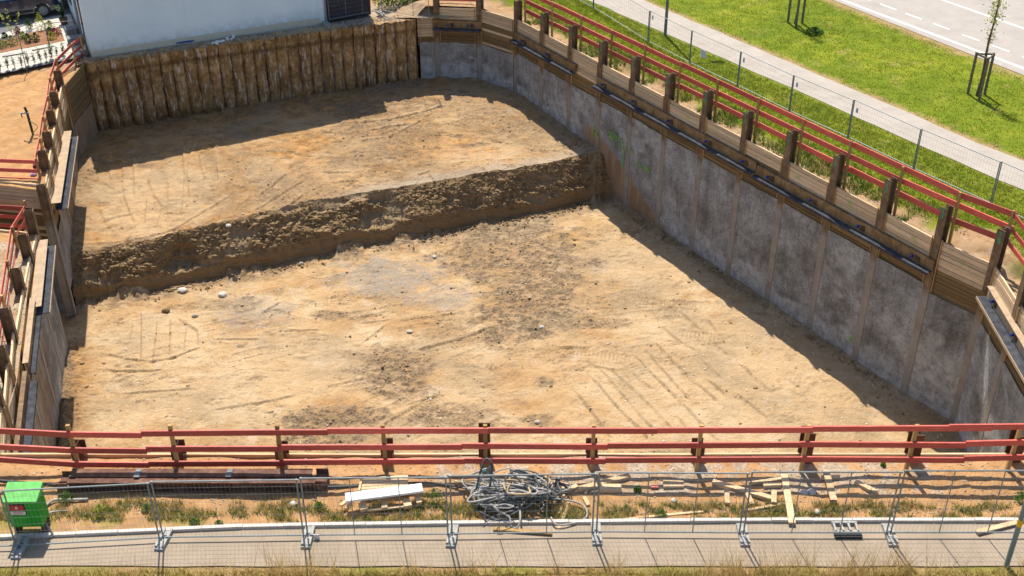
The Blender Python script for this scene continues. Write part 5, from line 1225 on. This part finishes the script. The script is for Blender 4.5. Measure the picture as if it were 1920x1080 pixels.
timber((1603, 908), (1632, 923), .13, .09, 'pale white topped block lying diagonally in the open earth')
timber((1626, 918), (1644, 927), .11, .08, 'small pale block touching the diagonal one')
timber((1130, 978), (1200, 972), .06, .04, 'thin lath on the grass by the kerb, left half')
timber((1200, 972), (1318, 960), .06, .04, 'thin lath in the grass by the kerb, right half')
timber((1830, 1003), (1905, 984), .13, .04, 'pale board lying across the kerb beside the street pole', .07)
timber((925, 996), (1035, 1004), .10, .05, 'reddish brown lath on the footpath under the cables', .05, POST)
ts = empty('timber_stack', gp(720, 950), 'stack of planks under a long white board behind the fence', 'timber stack', 'timber offcuts on the front strip')
def tb_(a, b_, wd, th, z, mat, nm='plank'):
    A = gp(*a); B = gp(*b_); g0 = .08; board(nm, (A[0], A[1], g0+z), (B[0], B[1], g0+z), th, wd, mat, ts)
tb_((650, 955), (793, 936), .30, .06, .30, WHITE, 'white_board')
for k in range(5): tb_((676, 936-k*5), (766, 929-k*5), .09, .05, .16+.01*k, TIMBER)
tb_((675, 938), (680, 914), .05, .05, .24, TIMBER)
for (a, b_) in [((675, 961), (688, 958)), ((716, 957), (727, 956)), ((757, 955), (771, 952)), ((780, 948), (790, 946))]: tb_(a, b_, .25, .10, .08, TIMBER, 'bearer')
tb_((690, 964), (758, 957), .07, .05, .05, TIMBER); tb_((640, 958), (650, 950), .08, .05, .1, TIMBER); tb_((650, 964), (658, 953), .08, .05, .1, TIMBER)
# plastic grate on the footpath edge
p = gp(1584, 993); pg = empty('plastic_grate', (p[0], p[1], .03), 'black plastic foot grate with square holes on the kerb', 'plastic grate')
b = MB(); b.box((p[0], p[1]-.28, .07), (.66, .16, .08)); b.build('front_block', DARKP, pg)
b = MB()
for k in range(4): b.box((p[0]-.27+k*.18, p[1]-.03, .09), (.05, .32, .07))
b.box((p[0], p[1]+.14, .09), (.62, .05, .07)); b.box((p[0], p[1]-.17, .09), (.62, .05, .07)); b.build('grid', FOOTC, pg)
# cable tangle: individual cables
def cable(pts, r, mat, lab, grp='cables of the tangle', name='cable'):
    b = MB(); b.tube(pts, r, 6); o = b.build(name, mat, smooth=True); tag(o, lab, 'cable', grp); return o
def smooth_path(P, n=8):
    P = [np.array(p, float) for p in P]; out = []
    for i in range(len(P)-1):
        p0 = P[max(0, i-1)]; p1 = P[i]; p2 = P[i+1]; p3 = P[min(len(P)-1, i+2)]
        for k in range(n):
            t = k/n; out.append(.5*((2*p1)+(-p0+p2)*t+(2*p0-5*p1+4*p2-p3)*t*t+(-p0+3*p1-3*p2+p3)*t**3))
    out.append(P[-1]); return out
cc = gp(968, 945)
mats = [(CABLE, 'grey'), (CABLEY, 'tan'), (CABLED, 'dark'), (CABLE, 'grey'), (CABLE, 'grey'), (CABLE, 'grey'), (CABLED, 'dark'), (CABLE, 'grey')]
heap = empty('cable_heap', (cc[0], cc[1], .05), 'tangled heap of grey, tan and dark cables lying behind the fence', 'cable heap')
for k in range(44):
    m, cn = mats[k % 8]; rn = random.Random(k*3+1)
    ax = rn.gauss(0, .5); ay = rn.gauss(0, .3); R0 = rn.uniform(.18, .6); ph = rn.uniform(0, 6); h0 = .05+rn.random()*.5*math.exp(-(ax/.9)**2); tl = rn.uniform(-.5, .5)
    P = []
    for i in range(rn.randint(6, 13)):
        a = ph+i*1.05; rr = R0*(1+.35*math.sin(i*2.1+k)); x_ = cc[0]+ax+rr*math.cos(a)+.06*i*rn.uniform(-1, 1); y_ = cc[1]+ay+rr*.6*math.sin(a); y_ = max(y_, 20.75); P.append((x_, y_, max(.09, .08+h0+tl*rr*math.sin(a)+rn.uniform(-.06, .08))))
    b = MB(); b.tube(smooth_path(P, 5), rn.uniform(.014, .03), 6); b.build('cable', m, heap, smooth=True)
def pz(px, py, z): return gp(px, py, z)
cable(smooth_path([pz(1040, 935, .2), pz(1075, 940, .12), pz(1096, 950, .1), pz(1100, 968, .1), pz(1080, 980, .08), pz(1045, 984, .12), pz(1033, 970, .15)], 8), .024, CABLE, 'thick grey cable loop reaching out right of the tangle', name='cable')
cable(smooth_path([pz(915, 940, .4), pz(935, 958, .3), pz(955, 970, .2), pz(958, 985, .1), pz(968, 990, .1), pz(975, 978, .2), pz(975, 955, .3)], 8), .026, CABLE, 'thick grey cable loop hanging to the kerb from the tangle')
cable(smooth_path([(-.9, 21.7, .5), (-.72, 21.95, 1.15), (-.6, 22.0, 1.25), (-.5, 21.9, 1.1), (-.55, 21.7, .6)], 6), .03, CABLED, 'dark cable end looped over the fence top above the tangle')
cable(smooth_path([(-.85, 21.65, .5), (-.68, 21.8, 1.05), (-.45, 21.7, .7), (-.3, 21.6, .4)], 6), .014, CABLET, 'teal cable end looped near the fence top above the tangle')
cable(smooth_path([pz(-40, 898, .05), pz(300, 921, .06), pz(500, 917, .06), pz(700, 910, .06), pz(790, 905, .1), pz(850, 911, .1), pz(880, 918, .2)], 10), .03, CABLED, 'long dark cable running along the strip behind the fence', 'long cables on the strip')
cable(smooth_path([pz(80, 955, .05), pz(100, 938, .05), pz(130, 937, .05), pz(165, 936, .05)], 8), .035, CABLE, 'grey hose leaving the green box, upper one', 'hoses beside the green box')
cable(smooth_path([pz(82, 966, .05), pz(100, 960, .05), pz(125, 958, .05)], 8), .03, CABLE, 'grey hose leaving the green box, lower one', 'hoses beside the green box')
# slip of paper at a fence foot, red and pale scraps
for i, (px, py, s, m, lab) in enumerate([(594, 1013, (.13, .01, .16), WHITE, 'white slip of paper beside the fence foot'), (1227, 916, (.18, .08, .05), RED, 'small red painted offcut in the weeds')]):
    p = gp(px, py); b = MB(); b.box((0, 0, s[2]/2), s); b.box((s[0]*.45, 0, s[2]*.3), (s[0]*.3, s[1]*.8, s[2]*.5)); o = b.build('scrap', m, None, Matrix.Translation((p[0], p[1], float(gz(p[0], p[1]))+.03))); tag(o, lab, 'scrap')
rock('stone', 1264, 940, 0, .07, 'pale grey round stone on the bare earth between two fence bars', PALE, 'stones on the front strip')
rock('stone', 550, 948, 0, .09, 'pale stone behind the fence left of the timber stack', PALE, 'stones on the front strip')
rock('stone', 1522, 925, 0, .09, 'pale stone in the dark ash patch, right one', PALE, 'stones on the front strip')
rock('stone', 1508, 926, 0, .08, 'pale stone in the dark ash patch, left one', PALE, 'stones on the front strip')
rock('stone', 1532, 963, 0, .09, 'pale stone near the kerb between the two long planks', PALE, 'stones on the front strip')
# standpipe in the orange earth
p = gp(62, 250, -.5); p[2] = 0; p = p-[0, 0, 0]; st_ = empty('standpipe', (p[0], p[1], -.5), 'dark water standpipe with chrome taps in the orange earth', 'standpipe')
b = MB(); b.tube([(p[0], p[1], -.8), (p[0]-.05, p[1], .5), (p[0]-.1, p[1], .7)], .055, 8); b.build('pipe', DARKP, st_)
b = MB(); b.tube([(p[0]-.28, p[1]-.05, .45), (p[0]+.05, p[1]-.05, .45)], .035, 8); b.tube([(p[0]-.28, p[1]-.05, .45), (p[0]-.28, p[1]-.05, .25)], .03, 8); b.build('tap', GALV, st_)
hb_ = MB(); hb_.tube(smooth_path([(p[0], p[1]-.05, .1), (p[0]+.3, p[1]-.1, -.15), (p[0]+.1, p[1]-.25, -.4), (p[0]+.35, p[1]-.3, -.45)], 6), .018, 6); hb_.build('hose', LEAFY, st_)
# bags beside a left post
p = pl(90, 300, LB[4], ln); 
for i, (dx, dy, s, m, lab) in enumerate([(-.55, .2, .2, PURP, 'dark purple bag lying by the steel post at the left wall'), (-.5, -.5, .12, mat_plain('lilac_cloth', (.45, .33, .5), .8), 'small lilac cloth lying near the purple bag')]):
    q = (LB[4][0]+dx, LB[4][1]+dy); bm = bmesh.new(); bmesh.ops.create_icosphere(bm, subdivisions=3, radius=s)
    for v in bm.verts: f = 1+.3*float(vn(v.co.x*9, v.co.y*9+v.co.z*7, 3)); v.co *= f; v.co.z *= .7
    me = bpy.data.meshes.new('bag'); bm.to_mesh(me); bm.free(); me.materials.append(m); o = put(bpy.data.objects.new('bag' if i == 0 else 'cloth', me), None, Matrix.Translation((q[0], q[1], float(gz(*q))+s*.5))); tag(o, lab, 'bag' if i == 0 else 'cloth')
# ------------------------------------------------------------------ spray marks on the right wall (flat paint on steel and concrete)
GL = {'0': [[(0, 0), (0, 1), (.6, 1), (.6, 0), (0, 0)]], '5': [[(.6, 1), (0, 1), (0, .55), (.55, .55), (.6, .1), (0, 0)]], '9': [[(.6, .5), (0, .55), (0, 1), (.6, 1), (.55, 0), (.05, 0)]], '2': [[(0, .85), (.3, 1), (.6, .8), (0, 0), (.6, 0)]],
      '3': [[(0, 1), (.6, 1), (.25, .55), (.6, .35), (.4, 0), (0, .05)]], '4': [[(.45, 0), (.45, 1), (0, .4), (.65, .4)]], '6': [[(.6, 1), (.05, .6), (0, .05), (.55, 0), (.6, .45), (.05, .45)]], '1': [[(.1, .7), (.35, 1), (.35, 0)]], '7': [[(0, 1), (.6, 1), (.2, 0)]],
      'T': [[(0, 1), (.65, 1)], [(.32, 1), (.32, 0)]], '-': [[(.05, .5), (.55, .5)]], ',': [[(.1, .1), (0, -.15)]], '>': [[(0, .5), (.7, .5)], [(.4, .8), (.7, .5), (.4, .2)]], 'o': [[(0, .1), (0, .6), (.4, .6), (.4, .1), (0, .1)]], 'L': [[(.3, 0), (.3, .9)], [(0, 0), (.7, 0)]], ' ': []}
def write(parent, txt, P, t, n, z, h, mat=SPRAY, wd=.04, off=.02, name='spray_mark'):
    b = MB(); u = 0
    for ch in txt:
        for st in GL[ch]:
            for a, c in zip(st[:-1], st[1:]):
                A = np.array([P[0]+t[0]*(u+a[0]*h)+n[0]*off, P[1]+t[1]*(u+a[0]*h)+n[1]*off, z+a[1]*h]); C = np.array([P[0]+t[0]*(u+c[0]*h)+n[0]*off, P[1]+t[1]*(u+c[0]*h)+n[1]*off, z+c[1]*h])
                d = C-A; d /= np.linalg.norm(d); s = np.cross(d, [n[0], n[1], 0])*wd/2; b.quad(A-s-d*wd*.3, C-s+d*wd*.3, C+s+d*wd*.3, A+s-d*wd*.3)
        u += h*.82
    b.build(name, mat, parent)
def onwall(px, py): return pl(px, py, RB[2]+nin*.02, wn_)
q = onwall(1110, 250); write(RW, '2', q, wt, nin, q[2]+.1, .35); write(RW, '4', q+[wt[0]*.3, wt[1]*.3, 0], wt, nin, q[2]-.05, .3)
q = onwall(1142, 256); write(RW, '509 o', q, wt, nin, q[2], .28); q = onwall(1160, 272); write(RW, '-L1', q, wt, nin, q[2]-.1, .3)
q = onwall(1183, 290); write(RW, '>', q, wt, nin, q[2], .3); q = onwall(1193, 306); write(RW, '-3,45', q, wt, nin, q[2]-.1, .25)
q = onwall(1170, 283); b = MB(); M = frame((q[0], q[1], q[2]), (*wt, 0), (*nin, 0)); b.box((0, .012, -.45), (.035, .006, .9), M); b.build('spray_mark', mat_plain('bright_green_spray', (.02, .60, .08), .7), RW)
q = onwall(1597, 635); b = MB()
for k in range(12):
    a0, a1 = k*math.pi/6, (k+1)*math.pi/6
    P0 = [np.array([q[0]+wt[0]*r_*math.cos(a)+nin[0]*.01, q[1]+wt[1]*r_*math.cos(a)+nin[1]*.01, q[2]+r_*1.1*math.sin(a)]) for a in (a0, a1) for r_ in (.085, .115)]; b.quad(P0[0], P0[1], P0[3], P0[2])
b.build('spray_mark', SPRAY, RW)
for k in range(1, 13):
    P = RB[2]+RD*k if k < 12 else RB[-1]; zt = lerp(1.0, 1.35, k/12); h = .16
    write(RW, 'T', P-wt*.05, wt, nin, zt-.24, h, SPRAYT, .03, .006); write(RW, str(random.choice('1245679')), P-wt*.05, wt, nin, zt-.46, h, SPRAYT, .03, .006)
for k in (3, 5, 8, 9, 10, 11):
    P = RB[2]+RD*(k+random.uniform(.2, .6)); write(RW, random.choice(['509', '52', '60', '51'])[:2], P, wt, nin, -.45, .13, SPRAY, .012, -.028)
# ------------------------------------------------------------------ grass and weeds (uncountable: one object each)
def tufts(name, pts, hmin, hmax, nb, mat, spread=.05, wb=.008, label=None):
    n = len(pts); pts = np.asarray(pts); P = np.repeat(pts, nb, 0); m = len(P)
    P = P+np.c_[rng.normal(0, spread, (m, 2)), np.zeros(m)]
    h = rng.uniform(hmin, hmax, m); a = rng.uniform(0, 6.28, m); l = h*rng.uniform(.1, .7, m); w_ = wb*rng.uniform(.6, 1.5, m); b_ = rng.uniform(0, 6.28, m)
    s = np.c_[np.cos(b_)*w_, np.sin(b_)*w_, np.zeros(m)]; tip = P+np.c_[np.cos(a)*l, np.sin(a)*l, h]
    V = np.stack([P-s, P+s, tip], 1).reshape(-1, 3); F = np.arange(3*m).reshape(-1, 3)
    o = mesh_np(name, V, F, mat); return tag(o, label, 'grass', kind='stuff')
def verge_pts(n):
    x = rng.uniform(.5, 22, n); y = rng.uniform(34, 62, n); c = ground_mask(x, y); k = (c[:, 0] > .45) & ~inside(x, y)
    # not on the path
    d1 = (x-PATH_N[0][0])*pn[1]-(y-PATH_N[0][1])*pn[0]; k &= seg_d(x, y, PATH_N[0], PATH_N[2])[0] > .12; k &= ((x-RB[2][0])*wn_[0]+(y-RB[2][1])*wn_[1]) < ((PATH_N[0][0]-RB[2][0])*wn_[0]+(PATH_N[0][1]-RB[2][1])*wn_[1])+0*x+50
    x, y = x[k], y[k]; d1 = d1[k]; return x, y, d1
x, y, d1 = verge_pts(90000)
P = np.c_[x, y, gz(x, y)-.01]
dR = (x-RB[2][0])*wn_[0]+(y-RB[2][1])*wn_[1]
xn = np.interp(-y, [-p[1] for p in PATH_N], [p[0] for p in PATH_N]); near = (x < xn-.15) & (dR > 1.2)
tufts('verge_grass', P[near][:18000], .04, .13, 5, GRB, .06, .012, 'short green grass on the verge between rail and path')
x2 = rng.uniform(5, 26, 26000); y2 = rng.uniform(36, 64, 26000)
e1 = (x2-PATH_F[0][0])*wn_[0]+(y2-PATH_F[0][1])*wn_[1]; pfd = np.min([seg_d(x2, y2, ext(a, b, 0) if 0 else a, b)[0] for a, b in zip(PATH_F[:-1], PATH_F[1:])], 0)
rdist = (x2-RN[0][0])*rnn[0]+(y2-RN[0][1])*rnn[1]
pp = np.array([np.interp(-yy, [-p[1] for p in PATH_F], [p[0] for p in PATH_F]) for yy in y2])
k = (x2 > pp+.25) & (rdist < -.35); P2 = np.c_[x2, y2, gz(x2, y2)]
tufts('lawn_grass', P2[k], .02, .07, 4, GRB, .12, .018, 'bright green grass strip between path and road')
def foreg(n, y0, y1): x = rng.uniform(-16, 16.5, n); y = rng.uniform(y0, y1, n); return x, y
x, y = foreg(15000, 21.12, 22.0); c = ground_mask(x, y); k = c[:, 0] > .10; P = np.c_[x, y, gz(x, y)][k]
tufts('strip_grass', P[::2], .06, .22, 5, DRY, .04, .008, 'dry grass tufts on the earth strip behind the kerb'); tufts('strip_weeds', P[1::4], .04, .16, 6, LEAF, .05, .012, 'green weeds on the earth strip behind the kerb')
x, y = foreg(5200, 18.4, 19.45); P = np.c_[x, y, 0*x]
tufts('near_grass', P, .05, .17, 8, mat_leaf('near_grass_leaf', (.34, .30, .06), (.58, .48, .16)), .05, .010, 'yellow green grass along the bottom edge of the picture')
xs_ = np.concatenate([rng.normal(c_, s_, n_) for c_, s_, n_ in [(-5.3, .5, 26), (-4.6, .3, 8), (-1, 1.2, 16), (2.5, 1.0, 24), (5.2, .6, 40), (7.8, 1.1, 60), (10, .8, 20), (-9, 2, 14)]]); ys2 = rng.uniform(18.9, 19.6, len(xs_))
tufts('tall_dry_grass', np.c_[xs_, ys2, 0*xs_], .45, 1.0, 9, DRY, .06, .006, 'tall dry grass stalks in front of the footpath')
# weeds along the bank behind the right rail
n = 2600; s = rng.uniform(0, 28, n); d = rng.normal(1.15, .4, n); P = np.c_[RB[2][0]+wt[0]*s+wn_[0]*d, RB[2][1]+wt[1]*s+wn_[1]*d]; P = np.c_[P, gz(P[:, 0], P[:, 1])]; k = (fbm(P[:, 0]*.9, P[:, 1]*.9, 3, 61) > -.1) & (d > .5)
tufts('bank_weeds', P[k], .06, .22, 7, LEAF, .08, .018, 'leafy weeds on the bank behind the right guard rail'); tufts('bank_dry_grass', P[k][1::2], .08, .26, 7, DRY, .08, .009, 'dry grass on the bank behind the right guard rail')
for i, (px, py, r_, lab) in enumerate([(125, 938, .22, 'green weed clump right of the green box'), (275, 958, .14, 'green weed clump behind the fence below the steel beams'), (365, 982, .14, 'green weed clump near the kerb, left of the third fence post'), (410, 985, .12, 'small green weed right beside the larger clump near the kerb'), (600, 955, .16, 'green weed clump left of the timber stack'), (815, 940, .3, 'green weeds right of the timber stack'), (1240, 968, .16, 'green weed clump by the kerb below the wood bundles'), (1195, 922, .12, 'green weed between the two wood bundles'), (1913, 938, .2, 'round green bush at the right picture edge'), (1656, 873, .08, 'tiny green sprout under the front rail'), (190, 965, .25, 'yellowish weed patch behind the left fence panel')]):
    p = gp(px, py); plant('weed', (p[0], p[1], float(gz(p[0], p[1]))), lab, 'weed', 'weed clumps on the front strip', leaf_ball(int(90+700*r_), r_, r_*1.3, .06, 90+i), None, LEAF if i != 10 else LEAFY)
# gravel on the surroundings
def ground_stones():
    P = []; S = []
    for _ in range(5200):
        x = random.uniform(-15, 16.5); y = random.uniform(21.3, 23.5); P.append((x, y, float(0))); S.append(.010+.03*random.random()**3)
    for _ in range(2400):
        x = random.uniform(-19, -13.4); y = random.uniform(24, 37); 
        P.append((x, y, 0)); S.append(.014+.035*random.random()**2.5)
    for _ in range(1500):
        s = random.uniform(0, 28); d = random.uniform(.15, 1.4); P.append((RB[2][0]+wt[0]*s+wn_[0]*d, RB[2][1]+wt[1]*s+wn_[1]*d, 0)); S.append(.012+.035*random.random()**2.5)
    a = np.array(P); k = ~inside(a[:, 0], a[:, 1]); a[:, 2] = gz(a[:, 0], a[:, 1])+.004; a = a[k]; S = np.array(S)[k]
    scatter('edge_gravel', a, S, PEB, 'loose gravel on the earth round the pit')
    P = []; S = []
    for _ in range(1500):
        u = random.random()**2; side = random.random(); s = random.uniform(0, 27.5); q = RB[2]+wt*s+nin*(.05+u*.5); P.append((q[0], q[1], floor_z0(q[0], q[1]))); S.append(.02+.045*random.random()**2)
    for _ in range(2600):
        x = random.uniform(-18, 5); y = float(yb(np.array([x]))[0])-abs(random.gauss(0, .3)); P.append((x, y, -6.52)); S.append(.02+.06*random.random()**2.5)
    scatter('foot_rubble', P, S, CLOD, 'earth lumps lying along the foot of the bank and the right wall')
def floor_z0(x, y): return float(upz(x, y))+.06 if y > float(ye(np.array([x]))[0]) else float(lowz(x, y))+.06
ground_stones()
def white_chips():
    n = 5200; x = rng.uniform(-16, 16, n); y = rng.uniform(24, 50, n); k = inside(x, y) & (y < yb(x)-.2) & (rng.uniform(0, 1, n) < .12+.8*ss(.0, .35, fbm(x*.5, y*.6, 4, 555)+.25*ss(2, 10, x)))
    x, y = x[k], y[k]; h, c = floor_detail(x, y, False); z = lowz(x, y)+h
    scatter('pale_chips', np.c_[x, y, z+.006], .016+.030*rng.uniform(0, 1, len(x))**2.5, CHIP, 'small pale stone chips strewn over the lower pit floor')
white_chips()

plant('shrub', gp(1528, 64), 'low dark green shrub growing in the lawn beside the left sapling', 'shrub', None, leaf_ball(260, .5, .35, .14, 77), None, LEAFD)
